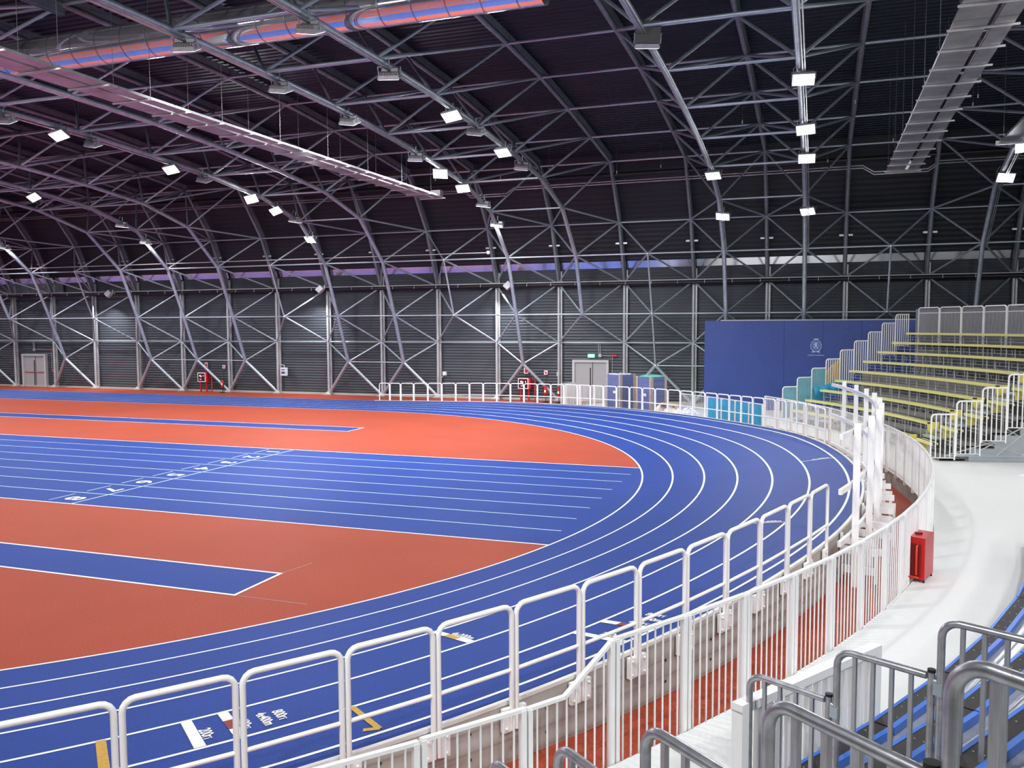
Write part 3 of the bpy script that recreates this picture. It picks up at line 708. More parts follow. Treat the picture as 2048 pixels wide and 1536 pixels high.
# oval rim
n = 28
for i in range(n):
    a0, a1 = 2 * PI * i / n, 2 * PI * (i + 1) / n
    b.prism([(cx_ + .15 * math.cos(a0), Yc, cz_ + .18 * math.sin(a0)), (cx_ + .15 * math.cos(a1), Yc, cz_ + .18 * math.sin(a1)), (cx_ + .165 * math.cos(a1), Yc, cz_ + .197 * math.sin(a1)), (cx_ + .165 * math.cos(a0), Yc, cz_ + .197 * math.sin(a0))], (0, .006, 0))
lion = [(-.02, .15), (.04, .14), (.05, .07), (.03, .02), (.06, -.06), (.09, -.13), (.05, -.13), (.02, -.07), (-.02, -.04), (-.05, -.12), (-.09, -.12), (-.06, -.03), (-.04, .02), (-.10, .05), (-.11, .09), (-.05, .07), (-.07, .12)]
b.prism([(cx_ + u, Yc - .004, cz_ + v) for u, v in lion], (0, .008, 0))
crest = b.build('crest', 'crest', t, 'pale crest with crown, wreath and rampant animal')
b = MB(); disc(cx_, cz_, .15, .18, 0, 28, Yc + .004); b.build('crest_field', 'crestdark', t)
me = textmesh('COMUNE DI BRESCIA', .082, 'crest', .0015, 1.0); link('lettering', me, Matrix(((1, 0, 0, cx_), (0, 0, -1, Yc), (0, 1, 0, cz_ - .48), (0, 0, 0, 1))), t)

# ------------------------------------------------------------------ white guardrail hoops around the bend
RG = 23.815
def guard(a0, a1, label):
    g = .028 / RG * 57.3
    p0, p1 = pol(RG, a0), pol(RG, a1) 
    if a0 > 90: p0 = track(RG, a0)
    if a1 > 90: p1 = track(RG, a1)
    z0, z1 = zwall(a0), zwall(a1)
    d = (Vector((p1.x, p1.y, 0)) - Vector((p0.x, p0.y, 0))); L = d.length; d.normalize()
    p0 = Vector((p0.x, p0.y, 0)) + d * .03; p1 = Vector((p1.x, p1.y, 0)) - d * .03
    t = thing('guardrail_hoop', label, 'guardrail', (p0.x, p0.y, z0), 'white guardrail hoops around the bend')
    H = 1.02; up = Vector((0, 0, 1)); r = .027
    T0, T1 = p0 + up * (z0 + H), p1 + up * (z1 + H); e = (T1 - T0).normalized()
    pts = [p0 + up * (z0 - .26), T0 - up * .10]
    for k in range(1, 4):
        a = PI / 2 * k / 4; pts.append(T0 + e * (.10 * (1 - math.cos(a))) - up * (.10 * (1 - math.sin(a))))
    pts.append(T0 + e * .10); pts.append(T1 - e * .10)
    for k in range(3, 0, -1):
        a = PI / 2 * k / 4; pts.append(T1 - e * (.10 * (1 - math.cos(a))) - up * (.10 * (1 - math.sin(a))))
    pts += [T1 - up * .10, p1 + up * (z1 - .26)]
    b = MB(); b.tube(pts, r, 10); b.build('hoop', 'whitesteel', t)
    bar('mid_rail', 'whitesteel', p0 + up * (z0 + .36), p1 + up * (z1 + .36), .021, t)
    rd = Vector((math.cos(rad((a0 + a1) / 2)), math.sin(rad((a0 + a1) / 2)), 0)) if a0 < 90 else Vector((0, 1, 0))
    rz = math.atan2(d.y, d.x)
    for (p, z, s) in ((p0, z0, 1), (p1, z1, -1)):
        b = MB(); b.box(p + d * (s * .065) + up * (z - .15) - rd * .01, (.10, .05, .24), rz)
        fp = b.build('fixing_plate', 'whitesteel', t)
        for q in (-.08, .08):
            b = MB(); b.tube([p + d * (s * .075) + up * (z - .15 + q) + rd * .01, p + d * (s * .075) + up * (z - .15 + q) + rd * .04], .014, 6); b.build('bolt', 'whitesteel', fp)
for n_ in range(16): guard(-15.8 - 2.2 * (n_ + 1), -15.8 - 2.2 * n_, f'white guardrail hoop, {ordn(n_)} from the tall white frame towards the camera')
FAR = [15.2 + 2.2222 * k for k in range(37)]
for n_ in range(36): guard(FAR[n_], FAR[n_ + 1], f'white guardrail hoop, {ordn(n_)} from the tall white frame along the far bend')

# ------------------------------------------------------------------ tall white frame at the apex of the bend
t = thing('safety_barrier', 'tall curved white steel frame of posts and three curved rails at the bend apex', 'barrier frame', pol(24.05, 0))
PO = [-13.7 + 3.3 * k for k in range(9)]
for a in PO:
    q = pol(24.05, a); flat('post', 'whitesteel', q + Vector((0, 0, -.01)), q + Vector((0, 0, 2.78)), .085, .11, t)
for z in (2.62, 1.72, .86):
    st4 = [-15.4 + 30.3 * i / 30 for i in range(31)]
    b = MB(); b.grid([[pol(23.93, a, z - .045) for a in st4], [pol(23.93, a, z + .045) for a in st4], [pol(23.985, a, z + .045) for a in st4], [pol(23.985, a, z - .045) for a in st4], [pol(23.93, a, z - .045) for a in st4]], False)
    for e in (0, -1): b.add([pol(23.93, st4[e], z - .045), pol(23.93, st4[e], z + .045), pol(23.985, st4[e], z + .045), pol(23.985, st4[e], z - .045)], [(0, 1, 2, 3)])
    b.build('curved_rail', 'whitesteel', t)
for a in PO:
    zt = zwall(a)
    for z in (zt - .13, zt - .30, .22):
        r0 = RW + .01 if z > .3 else RW + .04
        flat('bracket_beam', 'whitesteel', pol(r0, a + .6, z), pol(24.35, a + .6, z), .07, .12, t)
    flat('bracket_plate', 'whitesteel', pol(RW + .03, a + .6, zt - .38), pol(RW + .03, a + .6, zt - .02), .10, .05, t)
    b = MB(); b.box(pol(24.35, a + .6, .32), (.06, .06, .60), rad(a)); b.build('foot_post', 'whitesteel', t)

# ------------------------------------------------------------------ white picket fence
def fence_panel(a0, a1, zt0, zt1, zb0, zb1, label, banner=False, nb=8, r=RF, kink=None):
    p0, p1 = pol(r, a0), pol(r, a1); d = (p1 - p0); L = d.length; d.normalize(); up = Vector((0, 0, 1)); rz = math.atan2(d.y, d.x)
    t = thing('picket_fence', label, 'fence', (p0.x, p0.y, zb0), 'white picket fence panels around the walkway')
    A, B = p0 + d * .012, p1 - d * .012
    def ztop(f):
        if kink is None: return zt0 + (zt1 - zt0) * f
        return zt0 + (zt1 - zt0) * max(0, (f - kink) / (1 - kink))
    for p, zt, zb in ((A, zt0, zb0), (B, zt1, zb1)):
        s = d * .02 if p is A else d * -.02
        W = Matrix.Translation(p + s + up * (zb - .02)) @ Matrix.Rotation(rz, 4, 'Z') @ Matrix.Diagonal((.045, .06, zt - zb + .02, 1)); link('post', unit('box', 'whitesteel'), W, t)
    fs = [0, kink, 1] if kink else [0, 1]
    for f0, f1 in zip(fs, fs[1:]):
        flat('top_rail', 'whitesteel', A + (B - A) * f0 + up * ztop(f0), A + (B - A) * f1 + up * ztop(f1), .045, .03, t)
    flat('bottom_rail', 'whitesteel', A + up * (zb0 + .07), B + up * (zb1 + .07), .03, .03, t)
    for k in range(1, nb + 1):
        f = k / (nb + 1); q = A + (B - A) * f; zb = zb0 + (zb1 - zb0) * f
        bar('picket', 'whitesteel', q + up * (zb + .05), q + up * ztop(f), .0095, t)
    if banner:
        nn = 20; rows = []
        for z in (zb0 + .02, zb0 + .5, zt0 - .04):
            rows.append([A + (B - A) * (.03 + .94 * i / nn) - Vector((math.cos(rad((a0 + a1) / 2)), math.sin(rad((a0 + a1) / 2)), 0)) * (.03 + .006 * math.sin(i * 2.4)) + up * z for i in range(nn + 1)])
        b = MB(); b.grid(rows); b.build('banner', 'cyan', t, 'cyan cloth tied over the pickets')
FP = 2.3
seq = [-32.9 + FP * k for k in range(30)]
for k in range(29):
    a0, a1 = seq[k], seq[k + 1]
    if a1 <= 34.4:
        fence_panel(a0, a1, 1.60, 1.60, .33, .33, f'white picket fence panel on the raised walkway, {ordn(k)} from its sloping end')
lo = [34.1 + FP * k for k in range(15)]
m_ = 0
for k in range(14):
    a0, a1 = lo[k], lo[k + 1]
    if 47.8 < a0 + .5 < 58.6: continue
    ban = k < 4
    fence_panel(a0, a1, 1.25, 1.25, .06, .06, f'low picket fence panel {"under cyan cloth" if ban else "with open bars"}, {ordn(m_)} from its step near the benches', ban); m_ += 1
fence_panel(-35.2, -32.9, 1.22, 1.60, .02, .33, 'white picket fence panel with the kinked sloping top rail', kink=.42)
for k in range(6): fence_panel(-35.2 - FP * (k + 1), -35.2 - FP * k, 1.24, 1.23, .06, .06, f'low white picket fence panel, {ordn(k)} from the kinked panel towards the camera')
t = thing('fence_return', 'solid white fence end turned towards the far wall', 'fence', pol(RF, 66.6, .06))
b = MB(); q = pol(RF + .6, 67.0, .68); b.box(q, (1.25, .05, 1.22), rad(67)); b.build('panel', 'whitecap', t)
# short white fence in front of the near stand
t = thing('picket_fence', 'short thick white fence standing alone before the blue edged boards', 'fence', (0, 7.4, .45))
P0, P1 = Vector((-.52, 6.52, 0)), Vector((.56, 8.20, 0)); d = (P1 - P0).normalized(); rz = math.atan2(d.y, d.x); up = Vector((0, 0, 1)); LL = (P1 - P0).length
flat('top_rail', 'whitesteel', P0 + up * 1.53, P1 + up * 1.53, .10, .07, t)
for f in (0, 1): 
    q = P0 + (P1 - P0) * f + d * (.05 if f == 0 else -.05); W = Matrix.Translation(q + up * .45) @ Matrix.Rotation(rz, 4, 'Z') @ Matrix.Diagonal((.10, .10, 1.06, 1)); link('post', unit('box', 'whitesteel'), W, t)
for k in range(1, 15):
    q = P0 + (P1 - P0) * (k / 15); W = Matrix.Translation(q + up * .5) @ Matrix.Rotation(rz, 4, 'Z') @ Matrix.Diagonal((.05, .05, 1.0, 1)); link('picket', unit('box', 'whitesteel'), W, t)
flat('bottom_rail', 'whitesteel', P0 + up * .52, P1 + up * .52, .05, .05, t)

# red hydrant box on the walkway
A_, B_, C_ = Vector((1.38, 14.38, .45)), Vector((1.62, 14.26, .45)), Vector((1.80, 14.78, .45)); D_ = A_ + (C_ - B_)
t = thing('hydrant_box', 'red metal hydrant box standing against the white picket fence', 'hydrant box', (A_ + C_) / 2)
hh = Vector((0, 0, .70)); b = MB(); b.prism([A_ + (0 * hh) + Vector((0, 0, .05)), B_ + Vector((0, 0, .05)), C_ + Vector((0, 0, .05)), D_ + Vector((0, 0, .05))], (0, 0, .65)); b.build('cabinet', 'redsteel', t)
ux = (B_ - A_).normalized(); nx = Vector((ux.y, -ux.x, 0)); 
b = MB(); q = A_ + ux * .035; b.prism([q + nx * .004 + Vector((0, 0, .10)), q + ux * .17 + nx * .004 + Vector((0, 0, .10)), q + ux * .17 + nx * .004 + Vector((0, 0, .60)), q + nx * .004 + Vector((0, 0, .60))], nx * .004); b.build('recess', 'reddark', t)
b = MB(); q = A_ + ux * .155 + nx * .03; b.tube([q + Vector((0, 0, .12)), q + Vector((0, 0, .56)), q + Vector((0, 0, .58)) - nx * .03], .016, 8); b.tube([A_ + nx * .02 + Vector((0, 0, .08)), A_ + ux * .20 + nx * .03 + Vector((0, 0, .08))], .02, 8); b.build('pipe', 'orange', t)
b = MB(); b.box((A_ + B_ + C_ + D_) / 4 + Vector((-.03, 0, .715)), (.09, .07, .025), .4); b.build('latch', 'reddark', t)
for q in (A_, B_, C_, D_):
    b = MB(); c = (A_ + C_) / 2; b.box(q + (c - q) * .15 + Vector((0, 0, .025)), (.03, .03, .05)); b.build('foot', 'black', t)

# ------------------------------------------------------------------ bleachers (one concentric system)
def RK(k): return 26.64 + .69 * (k - 1)
def ZK(k): return .95 + .385 * (k - 1)
BOARD = {}
def board(k, a0, a1, edge, label, group, screws=True, dark=True):
    r0, r1, z = RK(k), RK(k) + .205, ZK(k); th = .035
    t = thing('bench_board', label, 'bench', pol(r0, (a0 + a1) / 2, z), group)
    def slab(ra, rb, z0, z1, m, nm, lab=None):
        b = MB(); vs = [pol(ra, a0, z0), pol(ra, a1, z0), pol(rb, a1, z0), pol(rb, a0, z0)]
        b.prism(vs, (0, 0, z1 - z0)); b.build(nm, m, t, lab)
    slab(r0 + .03, r1 - .045, z - th, z, 'brown' if dark else 'yellow', 'seat_board')
    slab(r0, r0 + .03, z - .065, z + .004, edge, 'front_edge'); slab(r1 - .045, r1, z - .065, z + .004, edge, 'rear_edge')
    if screws:
        b = MB()
        for f in (.14, .3, .52, .72, .88):
            a = a0 + (a1 - a0) * f
            for rr in (r0 + .06, r1 - .075): b.tube([pol(rr, a, z - .002), pol(rr, a, z + .004)], .006, 6)
        b.build('screws', 'screw', t)
    return t
SEGJ = [-33.0, -29.4, -26.0, -22.6, -19.2, -15.8, -12.4, -9.0]
for k in range(1, 6):
    for s in range(7):
        if k > 3 and s > 4: continue
        a0, a1 = SEGJ[s] + .03, SEGJ[s + 1] - .03
        board(k, a0, a1, 'seatblue', f'brown bench board with blue edges, {ordn(k - 1)} row up, {ordn(s)} from the galvanised railing', 'blue edged bench boards of the near stand')
for k in range(1, 6):
    t = thing('tread', f'ribbed aluminium tread behind the {ordn(k - 1)} blue edged bench row', 'tread', pol(RK(k) + .45, -22, ZK(k) - .3), 'aluminium treads of the near stand')
    b = MB()
    for s in range(7):
        vs = [pol(RK(k) + .12, SEGJ[s], ZK(k) - .12), pol(RK(k) + .12, SEGJ[s + 1], ZK(k) - .12), pol(RK(k) + .72, SEGJ[s + 1], ZK(k) - .12), pol(RK(k) + .72, SEGJ[s], ZK(k) - .12)]
        b.prism(vs, (0, 0, .05))
    b.build('deck', 'treadmetal', t)
    b = MB()
    for s in range(7):
        for q in range(3):
            rr = RK(k) + .30 + q * .09; b.tube([pol(rr, SEGJ[s], ZK(k) - .068), pol(rr, SEGJ[s + 1], ZK(k) - .068)], .012, 6)
    b.build('rib', 'treadmetal', t)
    b = MB()
    for s in range(7):
        p, q = pol(RK(k) + .1, SEGJ[s], 0), pol(RK(k) + .1, SEGJ[s + 1], 0)
        b.prism([p + Vector((0, 0, .46)), q + Vector((0, 0, .46)), q + Vector((0, 0, ZK(k) - .08)), p + Vector((0, 0, ZK(k) - .08))], Vector((.02, .005, 0)))
    b.build('riser', 'greymesh', t)
# aisle steps between the two galvanised railings
t = thing('stair', 'grey steps between the galvanised railings of the near stand', 'stair', pol(27, -35.6, .45))
for k in range(1, 13):
    rr, zz = 26.9 + .345 * (k - 1), .45 + .1925 * k
    b = MB(); b.prism([pol(rr, -37.6, zz - .05), pol(rr, -33.4, zz - .05), pol(rr + .36, -33.4, zz - .05), pol(rr + .36, -37.6, zz - .05)], (0, 0, .05)); b.build('step', 'deck', t)

# galvanised step railings
def step_rail(p, d, run, zt, zb, label, group, m='galvdark', r=.0245, cap=True, clamp=True, nb=4, film=None, br=.013):
    """one stepped panel: rounded front corner at p, top rail running along d to a capped rear post"""
    up = Vector((0, 0, 1)); d = Vector(d).normalized()
    t = thing('step_railing', label, 'railing', (p.x, p.y, zb), group)
    q = p + d * run; rr = .11
    T = p + up * zt; pts = [p + up * zb, T - up * rr]
    for k in range(1, 6):
        a = PI / 2 * k / 6; pts.append(T + d * (rr * (1 - math.cos(a))) - up * (rr * (1 - math.sin(a))))
    pts += [T + d * rr, q + up * (zt) - d * .03]
    b = MB(); b.tube(pts, r, 12); b.build('hoop', m, t)
    b = MB(); b.tube([q + up * zb, q + up * (zt + .035)], r * .95, 12); rp = b.build('rear_post', m, t)
    if cap:
        b = MB(); b.tube([q + up * (zt + .03), q + up * (zt + .05)], r * 1.05, 14); b.build('post_cap', 'black', rp)
    for k in range(1, nb + 1):
        f = p + d * (run * k / (nb + 1)); link('upright', unit('box', m), Matrix.Translation(f + up * (zb + .06)) @ Matrix.Rotation(math.atan2(d.y, d.x), 4, 'Z') @ Matrix.Diagonal((br * 2, br * 2, zt - zb - .07, 1)), t)
    bar('bottom_rail', m, p + up * (zb + .06), q + up * (zb + .06), br, t)
    if clamp:
        b = MB(); rz = math.atan2(d.y, d.x); b.box(q + d * .045 + up * (zt - .07), (.055, .05, .075), rz); b.tube([q + up * (zt - .02), q + d * .05 + up * (zt - .03)], .018, 8); b.build('clamp', 'galv', rp)
    if film:
        b = MB(); sd = Vector((d.y, -d.x, 0)) * .02; n2 = 20
        b.grid([[p + d * (run * (.03 + .94 * i / n2)) + sd * (1 + .35 * math.sin(i * 1.9)) + up * z for i in range(n2 + 1)] for z in (zb + .02, (zb + zt) / 2, zt - .02)]); b.build('film', film, t)
    return t
step = .69
A0 = Vector((-.434, 6.587, 0)); dA = Vector((math.cos(-.486), math.sin(-.486), 0))
for k in range(-0, 5): step_rail(A0 + dA * step * k, dA, step * .92, 1.787 + .385 * k, .45 + .385 * k * .98, f'galvanised step railing beside the blue boards, {ordn(k)} panel up from the walkway', 'galvanised step railings of the near stand')
B0 = Vector((-.669, 3.58, 0)); dB = Vector((math.cos(-.697), math.sin(-.697), 0))
for k in range(-2, 3): step_rail(B0 + dB * step * k, dB, step * .92, 2.714 + .385 * k, 1.30 + .385 * k, f'galvanised step railing closest to the camera, {ordn(k + 2)} panel up from the walkway', 'galvanised step railings of the near stand')

# yellow stand
for k in range(1, 10):
    a1, a0 = 35.4, 18.1
    n = 6
    t = thing('bench_row', f'long yellow edged bench on steel legs, {ordn(k - 1)} row up in the yellow stand', 'bench', pol(RK(k), 26, ZK(k)), 'yellow benches of the far stand')
    st5 = [a0 + (a1 - a0) * i / 24 for i in range(25)]
    def arc(r0, r1, z0, z1, m, nm, st=st5, par=t, lab=None):
        b = MB(); b.grid([[pol(r0, a, z0) for a in st], [pol(r0, a, z1) for a in st], [pol(r1, a, z1) for a in st], [pol(r1, a, z0) for a in st], [pol(r0, a, z0) for a in st]], False)
        b.add([pol(r0, st[0], z0), pol(r0, st[0], z1), pol(r1, st[0], z1), pol(r1, st[0], z0)], [(0, 1, 2, 3)]); b.add([pol(r0, st[-1], z0), pol(r0, st[-1], z1), pol(r1, st[-1], z1), pol(r1, st[-1], z0)], [(0, 1, 2, 3)])
        b.build(nm, m, par, lab)
    z, r = ZK(k), RK(k)
    arc(r, r + .035, z - .07, z + .015, 'yellow', 'front_edge'); arc(r + .035, r + .17, z - .045, z, 'brown', 'seat_board', lab='dark board between the yellow edges'); arc(r + .17, r + .205, z - .05, z + .012, 'yellow', 'rear_edge')
    # legs, struts and guard rods
    for i in range(8):
        a = a0 + 1.0 + (a1 - a0 - 1.4) * i / 7
        zb = max(.46, z - .80)
        bar('leg', 'colpale', pol(r + .06, a, zb), pol(r + .06, a, z - .05), .018, t)
        bar('strut', 'colpale', pol(r + .02, a - 1.0, z - .42), pol(r + .12, a - .7, z - .06), .016, t)
    for zz in (.17, .29):
        b = MB(); b.tube([pol(r + .13, a, z - zz) for a in st5], .010, 6); b.build('guard_rod', 'colpale', t)
    for i in range(14):
        a = a0 + .7 + (a1 - a0 - 1.2) * i / 13; bar('rod_link', 'colpale', pol(r + .13, a, z - .31), pol(r + .13, a, z - .15), .009, t)
    # folded end seat at the aisle: upright end panel and flat seat
    b = MB(); b.prism([pol(r + .01, 18.12, z + .01), pol(r + .42, 18.12, z + .0), pol(r + .36, 18.12, z - .33), pol(r + .10, 18.12, z - .33)], pol(1, 108.12) - Vector((CX, CY, 0)) if False else Vector((-.012, .035, 0)))
    b.build('end_panel', 'yellowpanel', t, 'yellow upright panel closing the bench at the aisle')
    if k < 7:
        b = MB(); b.prism([pol(r - .02, 17.2, z - .44), pol(r + .40, 17.2, z - .44), pol(r + .40, 18.5, z - .44), pol(r - .02, 18.5, z - .44)], (0, 0, .04)); b.build('end_seat', 'yellow', t)
    # short bench beyond the aisle
    t2 = thing('short_bench', f'short yellow bench between aisle and side railing, {ordn(k - 1)} row up in the yellow stand', 'bench', pol(r, 15, z), 'short yellow benches beside the aisle')
    s2 = [13.75 + 2.4 * i / 4 for i in range(5)]
    arc(r, r + .05, z - .07, z + .015, 'yellow', 'front_edge', s2, t2); arc(r + .05, r + .17, z - .045, z, 'brown', 'seat_board', s2, t2); arc(r + .17, r + .205, z - .05, z + .012, 'yellow', 'rear_edge', s2, t2)
    b = MB(); b.tube([pol(r + .02, 16.15, z - .02), pol(r + .15, 16.15, z - .34), pol(r + .36, 16.15, z - .34)], .014, 6); b.tube([pol(r + .02, 16.15, z - .02), pol(r + .36, 16.15, z - .34)], .014, 6); b.build('end_brace', 'yellow', t2)
    b = MB(); b.prism([pol(r + .06, 15.9, z - .36), pol(r + .34, 15.9, z - .36), pol(r + .34, 15.9, z - .12), pol(r + .06, 15.9, z - .12)], (-.01, .03, 0)); b.build('end_panel', 'yellowpanel', t2)
    for zz in (.17, .29, .41, .52):
        b = MB(); b.tube([pol(r + .13, a, z - zz) for a in s2], .010, 6); b.build('guard_rod', 'colpale', t2)
    bar('leg', 'colpale', pol(r + .06, 14.4, max(.46, z - .8)), pol(r + .06, 14.4, z - .05), .018, t2)
# decks, bracing and rear sheet of the yellow stand
t = thing('bleacher_stand', 'grey steel deck and bracing carrying the yellow benches', 'stand', pol(29, 25, .45))
for k in range(1, 10):
    stt = [13.6 + 22.0 * i / 24 for i in range(25)]; z = ZK(k) - .44; r = RK(k)
    b = MB(); b.grid([[pol(r + .22, a, z - .05) for a in stt], [pol(r + .22, a, z) for a in stt], [pol(r + .93, a, z) for a in stt], [pol(r + .93, a, z - .05) for a in stt], [pol(r + .22, a, z - .05) for a in stt]], False); b.build('deck', 'deck', t)
    b = MB(); b.prism([pol(r - .12, 16.3, z + .0), pol(r - .12, 18.05, z + .0), pol(r + .25, 18.05, z + .0), pol(r + .25, 16.3, z + .0)], (0, 0, .05)); b.prism([pol(r + .22, 16.3, z + .19), pol(r + .22, 18.05, z + .19), pol(r + .58, 18.05, z + .19), pol(r + .58, 16.3, z + .19)], (0, 0, .05)); b.build('aisle_step', 'galv', t)
for i in range(8):
    a = 19 + 2.3 * i
    for k in range(2, 10, 1):
        bar('upright', 'colpale', pol(RK(k) + .5, a, .46), pol(RK(k) + .5, a, ZK(k) - .49), .025, t)
    for k in (2, 4, 6, 8):
        if i < 7: bar('brace', 'rafter', pol(RK(k) + .5, a, .5), pol(RK(k) + .5, a + 2.3, ZK(k) - .5), .018, t); bar('brace', 'rafter', pol(RK(k) + .5, a + 2.3, .5), pol(RK(k) + .5, a, ZK(k) - .5), .018, t)
stt = [13.6 + 22.4 * i / 24 for i in range(25)]
b = MB(); b.grid([[pol(32.95, a, .46) for a in stt], [pol(32.95, a, 5.04) for a in stt], [pol(32.98, a, 5.04) for a in stt], [pol(32.98, a, .46) for a in stt]], False); b.build('rear_sheet', 'greymesh', t)
b = MB(); b.grid([[pol(30.3, a, .46) for a in stt], [pol(30.3, a, 2.35) for a in stt], [pol(30.33, a, 2.35) for a in stt], [pol(30.33, a, .46) for a in stt]], False); b.build('inner_sheet', 'deck', t)
# grey side panel facing the camera
b = MB(); prof = [(26.9, .46)] + [q for k in range(1, 10) for q in ((RK(k) + .28, ZK(k) - .46), (RK(k) + .28 + .69, ZK(k) - .46))] + [(32.9, .46)]
prof = [(27.0, .46)] + [q for k in range(1, 9) for q in ((RK(k) + .30, ZK(k) - .50), (RK(k) + .99, ZK(k) - .50))] + [(33.1, ZK(9) - .5), (33.1, .46)]
b.prism([pol(r, 13.45, z) for r, z in prof], (.012, -.04, 0)); b.build('side_panel', 'greypanel', t, 'grey stepped sheet closing the end of the stand')
for k in range(1, 8):
    bar('side_brace', 'colpale', pol(RK(k) + .35, 13.38, .62), pol(RK(k) + 1.7, 13.38, ZK(k) + .1), .02, t)
    bar('side_brace', 'colpale', pol(RK(k) + 1.9, 13.38, .62), pol(RK(k) + .6, 13.38, ZK(k) - .3), .015, t)
flat('side_base', 'galv', pol(27.0, 13.38, .62), pol(33, 13.38, .62), .03, .04, t)
# stepped side railings of the yellow stand
dn = Vector((math.cos(rad(13.4)), math.sin(rad(13.4)), 0))
for k in range(0, 9): step_rail(pol(26.56 + .69 * k, 13.3), dn, .66, 1.82 + .385 * k, (.50 if k == 0 else .62 + .385 * (k - 1)), f'white stepped side railing above the grey panel of the yellow stand, {ordn(k)} up', 'side railings of the yellow stand', 'whitesteel', .024, False, False, 4)
dfar = Vector((math.cos(rad(36.4)), math.sin(rad(36.4)), 0))
for k in range(0, 9): step_rail(pol(26.56 + .69 * k, 36.3), dfar, .66, 1.84 + .372 * k, .55 + .372 * k - (.1 if k else 0), f'{"teal covered" if k < 3 else "open barred"} step railing between blue wall and yellow benches, {ordn(k)} up', 'side railings of the yellow stand', 'whitesteel', .024, False, False, 5, 'teal' if k < 3 else None)
# rear railing panels on top
for n_ in range(11):
    a1 = 35.3 - n_ * 2.15; a0 = a1 - 2.05
    if a0 < 13: break
    t = thing('rear_railing', f'barred railing panel on top of the yellow stand, {ordn(n_)} from the blue wall', 'railing', pol(32.75, a0, 4.0), 'rear railing panels of the yellow stand')
    p, q = pol(32.75, a0), pol(32.75, a1); d = (q - p).normalized(); up = Vector((0, 0, 1))
    T0, T1 = p + up * 5.08, q + up * 5.08
    b = MB(); b.tube([p + up * 3.5, T0 - up * .08, T0 + d * .03 - up * .03, T0 + d * .09, T1 - d * .09, T1 - d * .03 - up * .03, T1 - up * .08, q + up * 3.5], .026, 10); b.build('hoop', 'whitesteel', t)
    flat('inner_rail', 'whitesteel', p + up * 4.86, q + up * 4.86, .03, .03, t)
    for k in range(1, 16):
        f = p + (q - p) * (k / 16); bar('bar', 'colpale', f + up * 3.98, f + up * 4.86, .010, t)
# bunched ochre tarpaulin on the far side railing
t = thing('tarpaulin', 'bunched ochre tarpaulin hung over the teal side railing', 'tarpaulin', pol(28.9, 36.2, 2.2))
rows = []
for i in range(15):
    f = i / 14; rr = 28.55 + .78 * f
    zt = 2.28 + .62 * f ** .7; row = []
    for j in range(11):
        g = j / 10; zz = 1.70 + (zt - 1.70) * g + .10 * f
        q = pol(rr, 36.42 + .05 * math.sin(PI * g) - .10 * abs(math.sin(f * 17 + g * 4)), zz); row.append(q)
    rows.append(row)
b = MB(); b.grid(rows); b.build('cloth', 'tarp', t)
t = thing('tarpaulin', 'cyan tarpaulin lying under the ochre one on the lower benches', 'tarpaulin', pol(28.4, 35.6, 1.6))
rows = []
for i in range(12):
    f = i / 11; rows.append([pol(27.9 + 1.5 * f, 35.9 - .2 * math.sin(g * PI / 8 * 1) - .08 * math.sin(f * 21), 1.25 + .55 * g / 8 + .3 * f) for g in range(9)])
b = MB(); b.grid(rows); b.build('cloth', 'cyan', t)

# ------------------------------------------------------------------ wrapped pallets and packing waste
def pallet_stack(az, label, green):
    c = pol(24.85, az, 0); ang = math.atan2(-c.y, -c.x) + PI / 4
    t = thing('pallet_stack', label, 'pallet stack', c, 'wrapped pallet stacks behind the guardrail')
    R = Matrix.Rotation(ang, 3, 'Z'); w = .50
    b = MB()
    for k in range(3): b.box(c + R @ Vector((0, (-.4 + .4 * k), .05)), (.96, .10, .10), R=R)
    for k in range(5): b.box(c + R @ Vector((-.4 + .2 * k, 0, .115)), (.12, .96, .03), R=R)
    b.build('pallet', 'pallet', t)
    b = MB()
    for k in range(22): b.box(c + R @ Vector((random.uniform(-.008, .008), random.uniform(-.008, .008), .175 + k * .083)), (2 * w, 2 * w, .078), R=R)
    b.build('mats', 'mats', t, 'blue grey mats piled flat')
    for sx in (-1, 1):
        for sy in (-1, 1):
            b = MB(); q = c + R @ Vector((sx * (w + .012), sy * (w + .012), 0))
            b.box(q + R @ Vector((-sx * .06, 0, 1.03)), (.14, .02, 1.9), R=R); b.box(q + R @ Vector((0, -sy * .06, 1.03)), (.02, .14, 1.9), R=R); b.build('corner_guard', 'card', t)
    rows = []
    for i in range(9): rows.append([c + R @ Vector((-.5 + i * .125, -.5 + j * .125, 2.0 + random.uniform(-.02, .03) - (.06 if i in (0, 8) or j in (0, 8) else 0))) for j in range(9)])
    b = MB(); b.grid(rows); b.build('top_film', green, t)
    nn = R @ Vector((0, -1, 0)); 
    for (sx, sy, z, wd) in ((.3, -1, 1.1, .18), (-1, .2, 1.2, .12), (-1, -.05, .95, .16)):
        q = c + (R @ Vector((.28 * sx if sy == -1 else sx * (w + .012), sy * (w + .012) if sy == -1 else sy, z))); b = MB(); b.box(q, (wd if sy == -1 else .012, .012 if sy == -1 else wd, .12), R=R); b.build('paper_label', 'sign', t)
pallet_stack(57.1, 'wrapped pallet stack of blue grey mats nearest the wide grey door', 'wrap'); pallet_stack(52.1, 'wrapped pallet stack of blue grey mats topped with green film', 'greenfilm')
